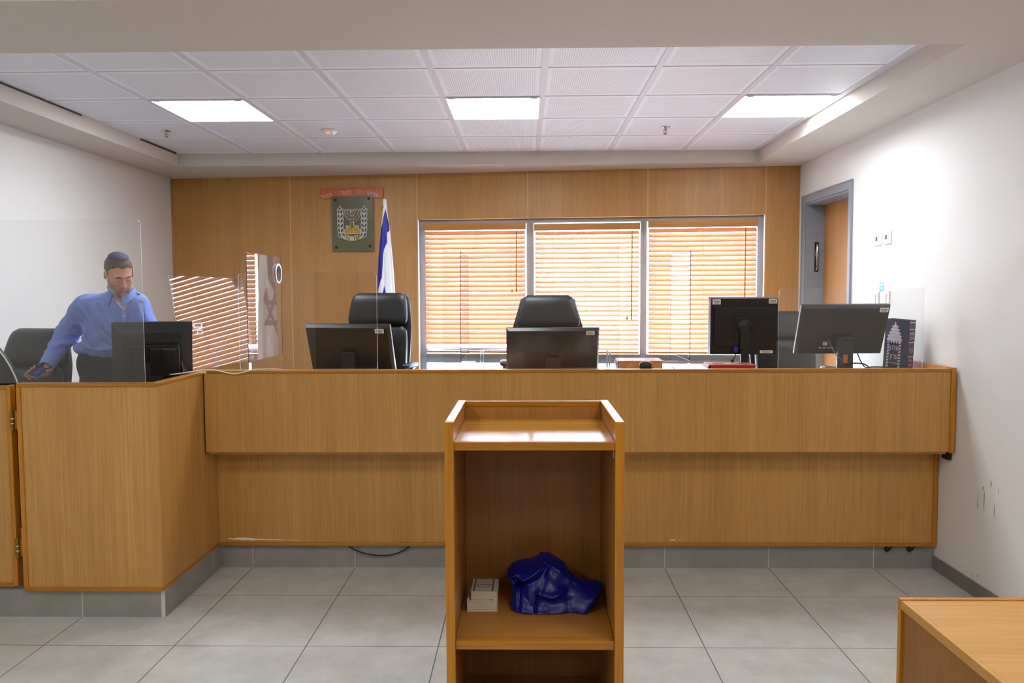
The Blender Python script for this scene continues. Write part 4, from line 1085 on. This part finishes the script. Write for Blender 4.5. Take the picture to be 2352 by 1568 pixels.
t = thing('motto_board', 'orange stained wooden strip with white Hebrew lettering above the emblem plate', 'sign'); t.matrix_world = BW @ T(1.733, 0, 2.506)
b = MB(); b.box(-.292, .292, -.018, 0, -.046, .046); b.build('board', wood('orange_stained_board', (186, 88, 32), (214, 112, 50), axis=0, fine=90), t, M=RY(rad(0)), bevel=.002)
for (s, x, z, a) in (('תמיד', -.238, -.020, 12), ('לנגדי', -.058, .008, 4), ("ה'", .072, .010, -3), ('שויתי', .202, -.010, -11)):
    b = MB(); rv = s[::-1] if s != "ה'" else "'ה"
    add_text(b, rv, .052, T(x, -.0185, z) @ RY(rad(-a)), .0012, sx=1.12); b.build('lettering', M_EW, t)

# ------------------------------------------------------------ flag
t = thing('flag', 'white and blue flag hanging in folds from a pole behind the left chair', 'flag', (-1.235, 6.66, .38))
tab = [(300, 960, 990), (330, 952, 998), (400, 953, 1003), (500, 944, 1010), (600, 932, 1022), (700, 924, 1036), (800, 912, 1043), (900, 903, 1052), (1000, 892, 1061), (1100, 886, 1068), (1200, 880, 1073), (1410, 876, 1084), (1600, 870, 1092), (2000, 862, 1104), (2500, 856, 1112), (3100, 850, 1118)]
blu = [(420, 985, 985), (430, 982, 988), (500, 965, 1003), (600, 945, 1022), (680, 920, 1030), (700, 915, 1004), (820, 0, 1006), (900, 0, 966), (960, 0, 958), (1100, 0, 950), (1240, 0, 942), (1400, 0, 878), (1410, 0, 0)]
def itp(tb, z, k): return float(np.interp(z, [r[0] for r in tb], [r[k] for r in tb]))
Yf = 6.66
def fx(u, v): px = 700 + u / 5.227; return Yf * ((px - 1176) / 1808 - .0177) + 1.235
def fz(v): py = 400 + v / 5.227; return 1.587 - Yf * (py - 675.6) / 1808 - .38
NZ, NA = 300, 320; vs = []; fs = []; mi = []
for i in range(NZ):
    v = 300 + (3100 - 300) * (i / (NZ - 1)) ** 1.15
    xl, xr = fx(itp(tab, v, 1), v), fx(itp(tab, v, 2), v); cx, hw = (xl + xr) / 2, (xr - xl) / 2; z = fz(v)
    amp = min(1, (v - 300) / 500) * .16
    for j in range(NA):
        a = 2 * PI * j / NA
        fold = 1 + amp * (math.sin(6 * a + 1.2 + .0007 * v) + .5 * math.sin(11 * a - .001 * v))
        yy = hw * .75 * math.sin(a) * fold; xx = hw * math.cos(a) * (1 + (fold - 1) * .25 * abs(math.sin(a)))
        vs.append((cx + xx, yy, z))
star_c = 1.44 - .38
def in_star(p, q, R):
    def tri(s):
        for k in range(3):
            an = PI / 2 * s + k * 2 * PI / 3
            n_ = (-math.cos(an), -math.sin(an))
            if p * n_[0] + q * n_[1] > R / 2: return -1
        return 1
    def tri_r(s, RR):
        return all(-(p * math.cos(PI / 2 * s + k * 2 * PI / 3) + q * math.sin(PI / 2 * s + k * 2 * PI / 3)) < RR / 2 for k in range(3))
    return any(tri_r(s, R) and not tri_r(s, R * .62) for s in (1, -1))
for i in range(NZ - 1):
    v = 300 + (3100 - 300) * ((i + .5) / (NZ - 1)) ** 1.15; u0, u1 = itp(tab, v, 1), itp(tab, v, 2)
    bl, br = itp(blu, v, 1), itp(blu, v, 2); zz = fz(v)
    for j in range(NA):
        fs.append((i * NA + j, i * NA + (j + 1) % NA, (i + 1) * NA + (j + 1) % NA, (i + 1) * NA + j))
        a = 2 * PI * (j + .5) / NA; u = (u0 + u1) / 2 + (u1 - u0) / 2 * math.cos(a); m_ = 0
        if a > PI:
            if bl < u < br and v < 1410: m_ = 1
            if 1335 < v and abs(u - 965) < (v - 1335) * .22 and v < 1500: m_ = 1
        d = ((a - 1.05 * PI + PI) % (2 * PI)) - PI
        if abs(d) < 1.5 and in_star(d * .115, zz - star_c, .21) and (a < 1.18 * PI or v > 1410): m_ = 1
        if zz < .62 and abs(d) < 1.6: m_ = 1 if zz > .42 else 0
        mi.append(m_)
fs.append(tuple(range(NA))); mi.append(0); fs.append(tuple((NZ - 1) * NA + j for j in range(NA))[::-1]); mi.append(0)
b = MB(); b.v = vs; b.f = fs; b.m = mi
b.build('cloth', [mat('white_flag_satin', (236, 238, 246), .5), mat('blue_flag_satin', (20, 30, 150), .42)], t, True)
b = MB(); b.tube([(.046, .0, .0), (.046, .0, 1.96)], .011, 12); b.build('pole', W_EDGEV, t, True)
b = MB(); b.lathe([(.16, 0), (.16, .012), (.05, .03), (.02, .06)], 28, (.046, 0, 0)); b.build('stand', M_BRASS, t, True)
b = MB(); rs = random.Random(2)
for i in range(34):
    u = i / 33; v = 380 + 240 * u; x = fx(itp(tab, v, 1) - 4, v); z = fz(v); L_ = .034 * (math.sin(PI * min(1, u * 1.1 + .12)) ** .6)
    b.tube([(x + .006, .01, z + .004), (x - L_ * .6, .012 + rs.uniform(-.006, .006), z - .004), (x - L_, .012 + rs.uniform(-.008, .008), z - .022)], [.003, .0035, .002], 5)
b.build('fringe', mat('gold_fringe', (186, 146, 34), .5), t)
# ------------------------------------------------------------ blue robe on the lectern shelf
RP = [(-0.074,0.569),(-0.069,0.593),(-0.053,0.614),(-0.016,0.628),(0.023,0.634),(0.047,0.646),(0.049,0.655),(0.081,0.654),(0.109,0.636),(0.135,0.620),(0.151,0.591),(0.177,0.567),(0.203,0.552),(0.256,0.550),(0.274,0.540),(0.277,0.514),(0.253,0.471),(0.205,0.415),(0.141,0.413),(0.022,0.416),(-0.017,0.426),(-0.061,0.446),(-0.057,0.473),(-0.052,0.534)]
def zr(x, y): return (-0.180 + (x - 40) * .0002575 + .0, .0)  # unused helper kept simple
def poly_in(px, pz, P):
    d = np.full(px.shape, 9.0); ins = np.zeros(px.shape, bool); n = len(P)
    for i in range(n):
        ax, az = P[i]; bx, bz = P[(i + 1) % n]; ex, ez = bx - ax, bz - az
        t = np.clip(((px - ax) * ex + (pz - az) * ez) / (ex * ex + ez * ez), 0, 1)
        d = np.minimum(d, np.hypot(px - ax - t * ex, pz - az - t * ez))
        ins ^= ((az > pz) != (bz > pz)) & (px < ex * (pz - az) / (ez + 1e-12) + ax)
    return np.where(ins, d, -d)
def seg_d(px, pz, pts):
    d = np.full(px.shape, 9.0)
    for (ax, az), (bx, bz) in zip(pts[:-1], pts[1:]):
        ex, ez = bx - ax, bz - az
        t = np.clip(((px - ax) * ex + (pz - az) * ez) / (ex * ex + ez * ez), 0, 1)
        d = np.minimum(d, np.hypot(px - ax - t * ex, pz - az - t * ez))
    return d
def qz(x, y):     # enlarged-view coordinates of the robe to metres on its front plane
    return (-0.0796 + (x - 640) * .000259, .5895 - (y - 410) * .000257)
RID = [([(1200, 250), (1150, 330), (1090, 400), (930, 490), (800, 600)], -.016, .007), ([(1230, 215), (1160, 300), (1060, 385), (900, 460)], .014, .016),
       ([(700, 430), (780, 380), (980, 320), (1130, 250)], .012, .018), ([(800, 500), (850, 530), (860, 560)], -.020, .016),
       ([(1100, 660), (1075, 850), (1040, 1050)], -.009, .004), ([(1110, 640), (1200, 670), (1310, 690), (1450, 620)], .009, .012), ([(1190, 300), (1180, 450), (1130, 600)], .006, .015),
       ([(1180, 790), (1300, 820), (1500, 790)], -.010, .022), ([(1060, 960), (1300, 990), (1740, 1000)], .010, .012), ([(1750, 1050), (1780, 900), (1900, 700)], .008, .02),
       ([(1560, 520), (1600, 700), (1560, 900)], -.012, .03), ([(1240, 380), (1400, 520), (1480, 640)], -.006, .018), ([(850, 640), (840, 900)], -.008, .006), ([(760, 900), (1000, 960)], .006, .01),
       ([(1300, 250), (1420, 330), (1550, 480)], .010, .014), ([(900, 700), (1000, 820), (1180, 900)], -.006, .015)]
RID = [([qz(*p) for p in a], b_, c_) for a, b_, c_ in RID]
def robe(p):
    x, y, z = p[:, 0], p[:, 1], p[:, 2]
    yc = 2.83 + np.clip(z - .437, 0, .3) * .45
    X = x * 2.80 / yc; Z = 1.587 + (z - 1.587) * 2.80 / yc
    front = y < yc
    d = poly_in(X, Z, RP)
    h = .072 * np.sqrt(np.clip(1 - (1 - np.clip(d / .075, 0, 1)) ** 2, 0, 1))
    disp = 0
    for a, am, wd in RID: disp = disp + 1.5 * am * np.exp(-(seg_d(X, Z, a) / wd) ** 2)
    disp = disp + .002 * np.sin(70 * X + 40 * Z) * np.sin(55 * Z - 20 * X)
    h = h + np.where(front, disp, 0) * np.clip(d / .02, 0, 1)
    f = np.where(d > 0, np.abs(y - yc) - h, np.hypot(np.maximum(np.abs(y - yc), 0), d))
    f = f * .6
    return smax(f, .4385 - z, .006)
V, Q = nets(robe, (-.12, 2.70, .42), (.32, 3.04, .70), .0026)
o = np_mesh('folded_robe', V, Q, None or [mat('royal_blue_satin', (6, 18, 122), .34, spec=.5)])
o.modifiers.new('s', 'SMOOTH').iterations = 3
tag(o, 'crumpled royal blue robe lying on the lectern shelf', 'robe')

# ------------------------------------------------------------ the man
BASE = (-2.46, 4.62, .16)
man = thing('person', 'man in a light blue shirt, dark trousers and skullcap leaning to reach a chair', 'person', BASE)
Hc = np.array((-2.298, 4.425, 1.708)); HS = .905
Rh = np.array((RZ(rad(44)) @ RX(rad(29)) @ RY(rad(-5))).to_3x3())
def hl(p): return (p - Hc) @ Rh / HS
def hw_(q): return Hc + np.array(q) @ Rh.T * HS
def skull(q):
    d = ell(q, (0, .020, .040), (.075, .095, .083))
    return d
def face(q):
    s = np.abs(q[:, 0]); m = np.column_stack([s, q[:, 1], q[:, 2]])
    d = smin(skull(q), ell(q, (0, -.026, -.028), (.060, .064, .092)), .03)
    d = smin(d, ell(m, (.030, -.030, -.072), (.030, .048, .036)), .025)
    d = smin(d, ell(q, (0, -.070, -.104), (.021, .019, .017)), .022)
    d = smin(d, cap(m, (.006, -.086, .026), (.042, -.073, .024), .0095, .008), .016)
    d = smin(d, ell(m, (.040, -.058, -.018), (.020, .022, .018)), .022)
    d = smax(d, -ell(m, (.030, -.096, .004), (.018, .016, .012)), .012)
    d = smin(d, ell(m, (.030, -.0725, .004), (.0155, .0145, .012)), .004)
    d = smin(d, cap(q, (0, -.086, .018), (0, -.108, -.026), .0075, .0105), .010)
    d = smin(d, ell(m, (.0105, -.098, -.031), (.0085, .011, .008)), .006)
    d = smin(d, cap(m, (0, -.092, -.057), (.019, -.084, -.062), .0062, .003), .006)
    d = smin(d, cap(m, (0, -.0925, -.072), (.016, -.085, -.068), .0072, .003), .006)
    d = smax(d, -cap(m, (0, -.1005, -.0645), (.020, -.090, -.0650), .0018), .003)
    d = smax(d, -cap(m, (.004, -.107, -.0405), (.010, -.104, -.041), .0028), .004)
    e = ell(m, (.077, .004, .002), (.010, .020, .031))
    e = smax(e, -ell(m, (.086, -.002, .004), (.008, .011, .020)), .005)
    d = smin(d, e, .006)
    return d
ph_c = np.array((-2.728, 4.352, 1.170))
ph_s = np.array((.945, .05, -.32)); ph_s /= np.linalg.norm(ph_s)
ph_l = np.array((.24, -.80, -.50)); ph_l -= ph_s * (ph_l @ ph_s); ph_l /= np.linalg.norm(ph_l)
ph_n = np.cross(ph_s, ph_l); ph_n = ph_n if ph_n[1] < 0 else -ph_n
def hp(a, b_, c_): return ph_c + ph_s * a + ph_l * b_ + ph_n * c_
WR = np.array((-2.716, 4.425, 1.216)); EL = np.array((-2.726, 4.62, 1.359)); SH = np.array((-2.535, 4.495, 1.525))
SH2 = np.array((-2.240, 4.50, 1.532)); EL2 = np.array((-2.115, 4.46, 1.285)); WR2 = np.array((-2.12, 4.36, 1.03))
def hand(p, thumb_only=False):
    d = cap(p, WR, hp(.012, -.030, -.026), .0235, .024)
    d = smin(d, cap(p, hp(.018, -.040, -.024), hp(.006, .012, -.022), .019, .015), .015)
    d = smin(d, cap(p, hp(-.006, -.042, -.024), hp(-.016, .010, -.022), .015, .013), .015)
    for i, (b0, L_) in enumerate(((-.020, .9), (.004, 1.0), (.028, .95), (.050, .8))):
        r = .0085 - .0004 * i
        a = hp(.008 - .003 * i, b0 - .006, -.024); b1 = hp(-.018, b0 + .006 + .002 * i, -.021); c1 = hp(-.041, b0 + .010 + .002 * i, -.006); e1 = hp(-.0375, b0 + .008 + .002 * i, .0095 * L_)
        q = np.minimum(cap(p, b1, c1, r, r * .92), cap(p, c1, e1, r * .92, r * .82)); q = smin(q, cap(p, a, b1, r * 1.25, r), .006)
        d = smin(d, q, .004)
    t = np.minimum(cap(p, hp(.022, -.045, -.016), hp(.044, -.030, .000), .0125, .0105), cap(p, hp(.044, -.030, .000), hp(.0385, -.006, .0115), .0105, .0085))
    return smin(d, t, .008)
def hand2(p):
    d = cap(p, WR2, WR2 + np.array((0, -.06, -.055)), .024, .026)
    for i in range(4):
        a = WR2 + np.array((-.024 + .016 * i, -.085, -.066)); d = smin(d, smin(cap(p, a, a + np.array((-.004 + .002 * i, -.035, -.004)), .0095, .0085), cap(p, a + np.array((-.004 + .002 * i, -.035, -.004)), a + np.array((-.004 + .002 * i, -.055, -.018)), .0085, .0075), .004), .004)
    return smin(d, cap(p, WR2 + np.array((-.02, -.03, -.045)), WR2 + np.array((-.045, -.075, -.075)), .012, .009), .008)
def torso(p, g):
    d = ell(p, (-2.372, 4.512, 1.435), (.148 + g, .098 + g, .15 + g))
    d = smin(d, ell(p, (-2.41, 4.55, 1.32), (.145 + g, .102 + g, .13 + g)), .06)
    d = smin(d, cap(p, (-2.50, 4.503, 1.525), (-2.265, 4.508, 1.530), .050 + g), .05)
    d = smin(d, cap(p, (-2.33, 4.50, 1.545), (-2.318, 4.485, 1.600), .072 + g * .6, .052 + g * .3), .045)
    return d
def body(p):
    q = hl(p)
    d = face(q) * HS
    nk0 = hw_((0, .030, -.060)); d = smin(d, cap(p, nk0, (-2.318, 4.487, 1.565), .052, .058), .022)
    d = smin(d, torso(p, 0.0), .03)
    d = smin(d, ell(p, (-2.46, 4.62, 1.08), (.15, .105, .16)), .06)
    for a, b1, c1 in ((SH, EL, WR), (SH2, EL2, WR2)):
        d = smin(d, smin(cap(p, a, b1, .050, .040), cap(p, b1, c1, .040, .025), .02), .03)
    d = smin(d, hand(p), .010); d = smin(d, hand2(p), .010)
    return d
def colourise(V, Q):
    c = V[Q].mean(1); q = hl(c); mi = np.zeros(len(Q), np.int32)
    s = np.abs(q[:, 0])
    beard = (q[:, 1] < .012) & (q[:, 2] > -.135) & (q[:, 2] < np.interp(s, [0, .010, .020, .030, .045, .060, .075], [-.047, -.046, -.050, -.060, -.050, -.020, .0]))
    mi[beard] = 1
    lips = (s < .0235) & (q[:, 1] < -.078) & (((q[:, 2] > -.0765) & (q[:, 2] < -.0555 + s * -.15)))
    mi[lips] = 2
    return mi
M_SKIN = mat('skin', (208, 150, 126), .5, var=.06, vscale=18)
M_STUB = mat('stubbled_skin', (172, 126, 108), .6, var=.14, vscale=260)
M_LIP = mat('lips', (178, 108, 98), .45)
V, Q = nets(body, (-2.90, 4.20, .93), (-2.00, 4.82, 1.90), .0026)
o = np_mesh('body', V, Q, [M_SKIN, M_STUB, M_LIP], man, BASE, colourise(V, Q))
# hair, skullcap, mask
def hair(p):
    q = hl(p); s = np.abs(q[:, 0])
    d = skull(q) - .0045 - .0008 * np.sin(300 * q[:, 0]) * np.sin(280 * q[:, 2])
    y = q[:, 1]
    line = np.interp(y, [-.09, -.058, -.045, -.022, -.012, .004, .016, .03, .12], [.084, .080, .060, .046, -.020, -.020, .026, -.015, -.045]) + np.where(y < -.03, (s - .03) * .25, 0)
    return smax(smax(d, line - q[:, 2], .004), -(skull(q) + .006), .002) * HS
V, Q = nets(hair, (-2.42, 4.28, 1.60), (-2.17, 4.60, 1.87), .0024)
np_mesh('hair', V, Q, [mat('short_dark_brown_hair', (88, 68, 56), .6, bump=.5, bscale=600, var=.35, vscale=260)], man, BASE)
KX = np.array((.0, .42, .907)); 
def kip(p):
    q = hl(p); d = np.abs(skull(q) - .0095) - .0022
    c = q - np.array((0, .02, .04)); ax = np.array((.0, .10, .995)); n = np.linalg.norm(c, axis=1) + 1e-9
    return smax(d, (.76 - (c @ ax) / n) * .09, .002) * HS
V, Q = nets(kip, (-2.42, 4.28, 1.68), (-2.17, 4.60, 1.88), .002)
k = np_mesh('skullcap', V, Q, [mat('navy_suede', (46, 50, 84), .8)], man, BASE)
def mask(p):
    q = hl(p); s = np.abs(q[:, 0])
    jaw = smin(ell(q, (0, -.020, -.082), (.068, .068, .044)), ell(q, (0, -.062, -.110), (.030, .026, .016)), .02)
    d = np.abs(jaw - .002 - .0005 * np.sin(300 * (q[:, 2] + q[:, 1] * .6))) - .0014
    top = -.088 - (.09 + q[:, 1]) * -.55
    top = np.minimum(top, -.052)
    d = smax(d, q[:, 2] - np.interp(s, [0, .022, .045, .075], [-.124, -.116, -.078, -.058]), .002)
    d = smax(d, -.150 - q[:, 2], .002); d = smax(d, q[:, 1] + .000, .002)
    return d * HS
V, Q = nets(mask, (-2.42, 4.26, 1.52), (-2.14, 4.56, 1.75), .0022)
mk = np_mesh('face_mask', V, Q, [mat('pale_blue_mask_fabric', (142, 188, 222), .8)], man, BASE)
for s in (-1, 1):
    b = MB(); b.tube([tuple(hw_(c)) for c in ((s * .064, -.012, -.066), (s * .073, -.018, -.035), (s * .078, -.018, .000), (s * .081, -.008, .028), (s * .083, .010, .034))], .0014, 6)
    b.build('ear_loop', M_LABEL, mk, True, M=T(-BASE[0], -BASE[1], -BASE[2]))
    b = MB()
    zb_ = [(.013, .0215), (.024, .0265), (.036, .0255), (.046, .0195)]
    pts = []
    for (xx, zz) in zb_:
        yy = -.13
        while yy < -.02 and face(np.array([[s * xx, yy, zz]]))[0] > 0.0005: yy += .001
        pts.append(tuple(hw_((s * xx, yy, zz))))
    b.tube(pts, [.0018, .0034, .003, .0014], 7); b.build('eyebrow', mat('dark_brow', (52, 38, 32), .7) if s < 0 else bpy.data.materials['dark_brow'], man, True, M=T(-BASE[0], -BASE[1], -BASE[2]))
    b = MB(); pts = []
    for (xx, zz) in ((.017, .000), (.023, -.0035), (.030, -.0050), (.037, -.0040), (.043, -.001)):
        yy = -.13
        while yy < -.02 and face(np.array([[s * xx, yy, zz]]))[0] > 0.0002: yy += .0007
        pts.append(tuple(hw_((s * xx, yy, zz))))
    b.tube(pts, [.0008, .0014, .0016, .0015, .0008], 6); b.build('eyelashes', bpy.data.materials['dark_brow'], man, True, M=T(-BASE[0], -BASE[1], -BASE[2]))
# shirt
def armt(p, a, b_):
    ab = b_ - a; return np.clip(((p - a) @ ab) / (ab @ ab), -.2, 1.2)
def mz(x, y): return (4.45 * ((60 + x / 4.613 - 1176) / 1808 - .0177), 1.594 - 4.45 * (560 + y / 4.613 - 675.6) / 1808)
CREASE = [([(650, 650), (760, 850), (900, 1010)], -.006, .006), ([(700, 640), (820, 830), (960, 1000)], .006, .010), ([(645, 700), (668, 850)], -.010, .005), ([(500, 700), (590, 780), (635, 860)], -.007, .007), ([(530, 640), (620, 740), (650, 800)], .006, .010),
          ([(400, 850), (500, 850), (580, 930)], .007, .010), ([(380, 900), (480, 900), (560, 990)], -.007, .007), ([(320, 960), (430, 975), (560, 1040)], .008, .009), ([(310, 1010), (420, 1030), (520, 1100)], -.008, .007),
          ([(270, 1060), (380, 1080), (440, 1160)], .008, .009), ([(250, 1110), (350, 1130), (400, 1210)], -.007, .007), ([(560, 1060), (640, 1110), (760, 1120), (1000, 1110)], .007, .010), ([(600, 1000), (680, 1130), (700, 1180)], -.005, .008),
          ([(780, 620), (900, 800), (990, 1030)], .005, .008), ([(830, 600), (940, 780), (980, 900)], -.005, .006), ([(1190, 620), (1230, 760)], -.007, .006), ([(560, 560), (700, 520), (800, 470)], -.004, .006), ([(750, 1000), (860, 1080), (1000, 1090)], -.005, .008)]
CREASE = [([mz(*q) for q in a], b_, c_) for a, b_, c_ in CREASE]
def shirt(p):
    x, y, z = p[:, 0], p[:, 1], p[:, 2]
    d = torso(p, .022)
    d = smin(d, ell(p, (-2.445, 4.575, 1.285), (.192, .140, .070)), .05)
    wob = .0035 * np.sin(48 * (x * .75 + z * .65) + 6 * y) * np.clip((1.50 - z) / .1, 0, 1) + .0028 * np.sin(95 * x + 12 * z) * np.exp(-((z - 1.265) / .04) ** 2) + .0025 * np.sin(80 * (z * .8 - x * .5) + 9 * x) * np.clip((1.45 - z) / .1, 0, 1)
    fan = np.arctan2(z - 1.56, x + 2.50); wob = wob + .0045 * np.sin(20 * fan) * np.exp(-((x + 2.47) / .07) ** 2) * np.exp(-((z - 1.42) / .10) ** 2)
    d = d + wob * 1.5
    d = smax(d, 1.232 + .012 * np.sin(9 * x) - z, .022)
    for (a, b1, c1, s) in ((SH, EL, WR, 1), (SH2, EL2, WR2, -1)):
        t1 = armt(p, a, b1); t2 = armt(p, b1, c1)
        e = smin(cap(p, a, b1, .070, .066), cap(p, b1, c1, .064, .044), .035)
        pe = np.exp(-((t1 - 1) / .38) ** 2) * np.exp(-((t2) / .55) ** 2)
        e = e + .011 * (np.abs(np.sin(15 * t1 + 22 * x + 30 * z)) - .5) * pe + .0065 * (np.abs(np.sin(50 * z - 32 * x + 16 * y)) - .5) * np.exp(-((t2 - .55) / .35) ** 2) * (t1 > .6) + .006 * np.sin(48 * x + 30 * y + 22 * z) * np.exp(-((t1 - .35) / .3) ** 2)
        u = (c1 - b1) / np.linalg.norm(c1 - b1); e = smax(e, (p - c1) @ u - .035 * (s > 0), .004)
        o_ = .038 * (s > 0); cf = cap(p, c1 + u * (o_ - .040), c1 + u * (o_ + .010), .042, .040); cf = smax(smax(cf, (p - c1) @ u - .014 - o_, .003), -((p - c1) @ u + .046 - o_), .003)
        e = smin(e, cf, .004)
        d = smin(d, e, .028)
    cr = 0
    for a, am, wd in CREASE: cr = cr + am * np.exp(-(seg_d(x, z, a) / wd) ** 2)
    d = d - cr * (y < 4.60)
    # neck opening and v
    nk = cap(p, (-2.318, 4.49, 1.56), (-2.30, 4.44, 1.75), .058, .07); d = smax(d, -nk, .006)
    vv = np.maximum(np.abs(x + 2.277 + (z - 1.50) * .05) - np.clip((z - 1.497) * .72, -.02, .08), (y - 4.49)); d = smax(d, -vv, .003)
    # hollow arm ends
    for c1, b1, o_ in ((WR, EL, .038), (WR2, EL2, 0)): u = (c1 - b1) / np.linalg.norm(c1 - b1); d = smax(d, -cap(p, c1 + u * (o_ - .01), c1 + u * (o_ + .06), .0335), .003)
    return d
V, Q = nets(shirt, (-2.86, 4.26, 1.00), (-1.98, 4.78, 1.70), .0034)
M_SHIRT = mat('light_blue_cotton', (122, 146, 218), .8, bump=.15, bscale=900)
sh = np_mesh('shirt', V, Q, [M_SHIRT], man, BASE)
def march(f, x, z, y0=4.28, y1=4.6, off=.0):
    x = np.asarray(x, float); z = np.asarray(z, float); y = np.full(x.shape, y0)
    for _ in range(160):
        d = f(np.column_stack([x.ravel(), y.ravel(), z.ravel()])).reshape(x.shape)
        y = np.where((d > off) & (y < y1), y + np.maximum(d - off, .0004) * .6, y)
    return y
def patch(name, xs, zs, lift, m, th=.0016):
    Xg, Zg = np.meshgrid(xs, zs) if np.ndim(xs) == 1 else (xs, zs)
    Yg = march(shirt, Xg, Zg) - lift; r, c = Xg.shape
    V = np.column_stack([Xg.ravel(), Yg.ravel(), Zg.ravel()]); Q = np.array([(i * c + j, i * c + j + 1, (i + 1) * c + j + 1, (i + 1) * c + j) for i in range(r - 1) for j in range(c - 1)])
    o = np_mesh(name, V, Q, [m], sh, BASE); s = o.modifiers.new('s', 'SOLIDIFY'); s.thickness = th; s.offset = 0; return o
zs = np.linspace(1.500, 1.245, 60); Zg = zs[:, None].repeat(5, 1); xc = np.interp(zs, [1.245, 1.33, 1.50], [-2.300, -2.284, -2.270])
patch('placket', xc[:, None] + np.linspace(-.013, .013, 5)[None], Zg, .0022, mat('light_blue_placket', (134, 158, 226), .8))
patch('chest_pocket', np.linspace(-2.246, -2.168, 16), np.linspace(1.385, 1.488, 16), .0018, M_SHIRT)
for z in (1.475, 1.392, 1.315):
    x = float(np.interp(z, [1.245, 1.33, 1.50], [-2.300, -2.284, -2.270])); y = float(march(shirt, [x], [z])[0]) - .0032
    b = MB(); b.cyl((x, y - .0016, z), (x, y, z), .0048, n=14); b.build('button', M_WHITE, sh, M=T(-BASE[0], -BASE[1], -BASE[2]))
# collar
V = []; NC = 44; C0 = np.array((-2.312, 4.474, 1.612))
for i in range(NC):
    u = i / (NC - 1); ph = rad(24 + 312 * u); e = min(1, min(u, 1 - u) / .12); tip = (1 - e)
    cx, cy = math.sin(ph), -math.cos(ph)
    for r, dz, k in ((.057, -.034, 0), (.058, .002, 0), (.062, .006, 0), (.067, -.002, 0), (.076, -.020 - .010 * tip, 1), (.083, -.036 - .016 * tip, 1)):
        px, py = C0[0] - r * cx * 1.02, C0[1] + r * cy * .98 - (k * .010 * tip)
        V.append((px - (0.010 * tip * k) * (-1 if cx > 0 else 1) * 0, py, C0[2] + dz + .42 * (py - C0[1])))
V = np.array(V); Q = np.array([(i * 6 + j, i * 6 + j + 1, (i + 1) * 6 + j + 1, (i + 1) * 6 + j) for i in range(NC - 1) for j in range(5)])
o = np_mesh('collar', V, Q, [M_SHIRT], sh, BASE); s = o.modifiers.new('s', 'SOLIDIFY'); s.thickness = .0028; smooth_mod(o, 1)
# undershirt
def under(p):
    d = np.abs(torso(p, .007)) - .002
    d = smax(d, -ell(p, (-2.292, 4.425, 1.625), (.056, .07, .072)), .004)
    d = smax(d, p[:, 1] - 4.50, .004); return smax(smax(d, 1.42 - p[:, 2], .004), np.abs(p[:, 0] + 2.28) - .085, .004)
V, Q = nets(under, (-2.40, 4.34, 1.40), (-2.16, 4.54, 1.66), .003)
np_mesh('undershirt', V, Q, [mat('white_undershirt', (232, 232, 240), .8)], man, BASE)
# trousers
def trous(p):
    x, y, z = p[:, 0], p[:, 1], p[:, 2]
    d = ell(p, (-2.462, 4.62, 1.12), (.172, .130, .20))
    d = smin(d, cap(p, (-2.50, 4.575, 1.19), (-2.40, 4.565, 1.19), .130), .05)
    d = smax(d, z - 1.262, .01)
    for s, ax in ((-1, -2.60), (1, -2.36)):
        d = smin(d, smin(cap(p, (-2.462 + s * .082, 4.63, 1.02), (ax + s * .0, 4.64, .62), .105, .078), cap(p, (ax, 4.64, .62), (ax - s * .01, 4.70, .235), .078, .070), .03), .05)
    d = d + .003 * np.sin(38 * x + 22 * z) * np.clip((1.22 - z) / .1, 0, 1)
    return smax(d, .205 - z, .01)
V, Q = nets(trous, (-2.74, 4.42, .17), (-2.20, 4.84, 1.30), .0052)
tr_ = np_mesh('trousers', V, Q, [mat('dark_navy_trousers', (24, 27, 42), .8, bump=.1, bscale=700)], man, BASE)
for ax in (-2.59, -2.37):
    b = MB(); b.loft([(.0, 0, -.03, .045, .135, 2.6), (.018, 0, -.03, .048, .138, 2.6), (.05, 0, -.02, .046, .12, 2.4), (.085, 0, .03, .042, .07, 2.2), (.11, 0, .05, .040, .045, 2.2)], 24)
    b.build('shoe', M_LEATH, man, True, M=T(ax - BASE[0], 4.68 - BASE[1], 0))
# phone in his hand
t = thing('smartphone', 'smartphone with a dark blue screen held in the right hand of the man', 'phone', tuple(ph_c))
Mp = Matrix(((ph_s[0], ph_n[0], -ph_l[0], 0), (ph_s[1], ph_n[1], -ph_l[1], 0), (ph_s[2], ph_n[2], -ph_l[2], 0), (0, 0, 0, 1)))
b = MB(); b.box(-.033, .033, -.0045, .0035, -.068, .068); b.build('body', mat('silver_phone_rim', (168, 176, 184), .25, .6), t, bevel=.003, M=Mp)
b = MB(); b.box(-.0305, .0305, .0036, .0042, -.065, .065); b.build('screen', mat('dark_blue_screen', (30, 34, 84), .12), t, M=Mp)
b = MB(); b.box(-.012, .012, .0043, .0046, -.040, .030); b.build('screen_content', mat('pale_blue_screen_image', (66, 74, 140), .15), t, M=Mp)
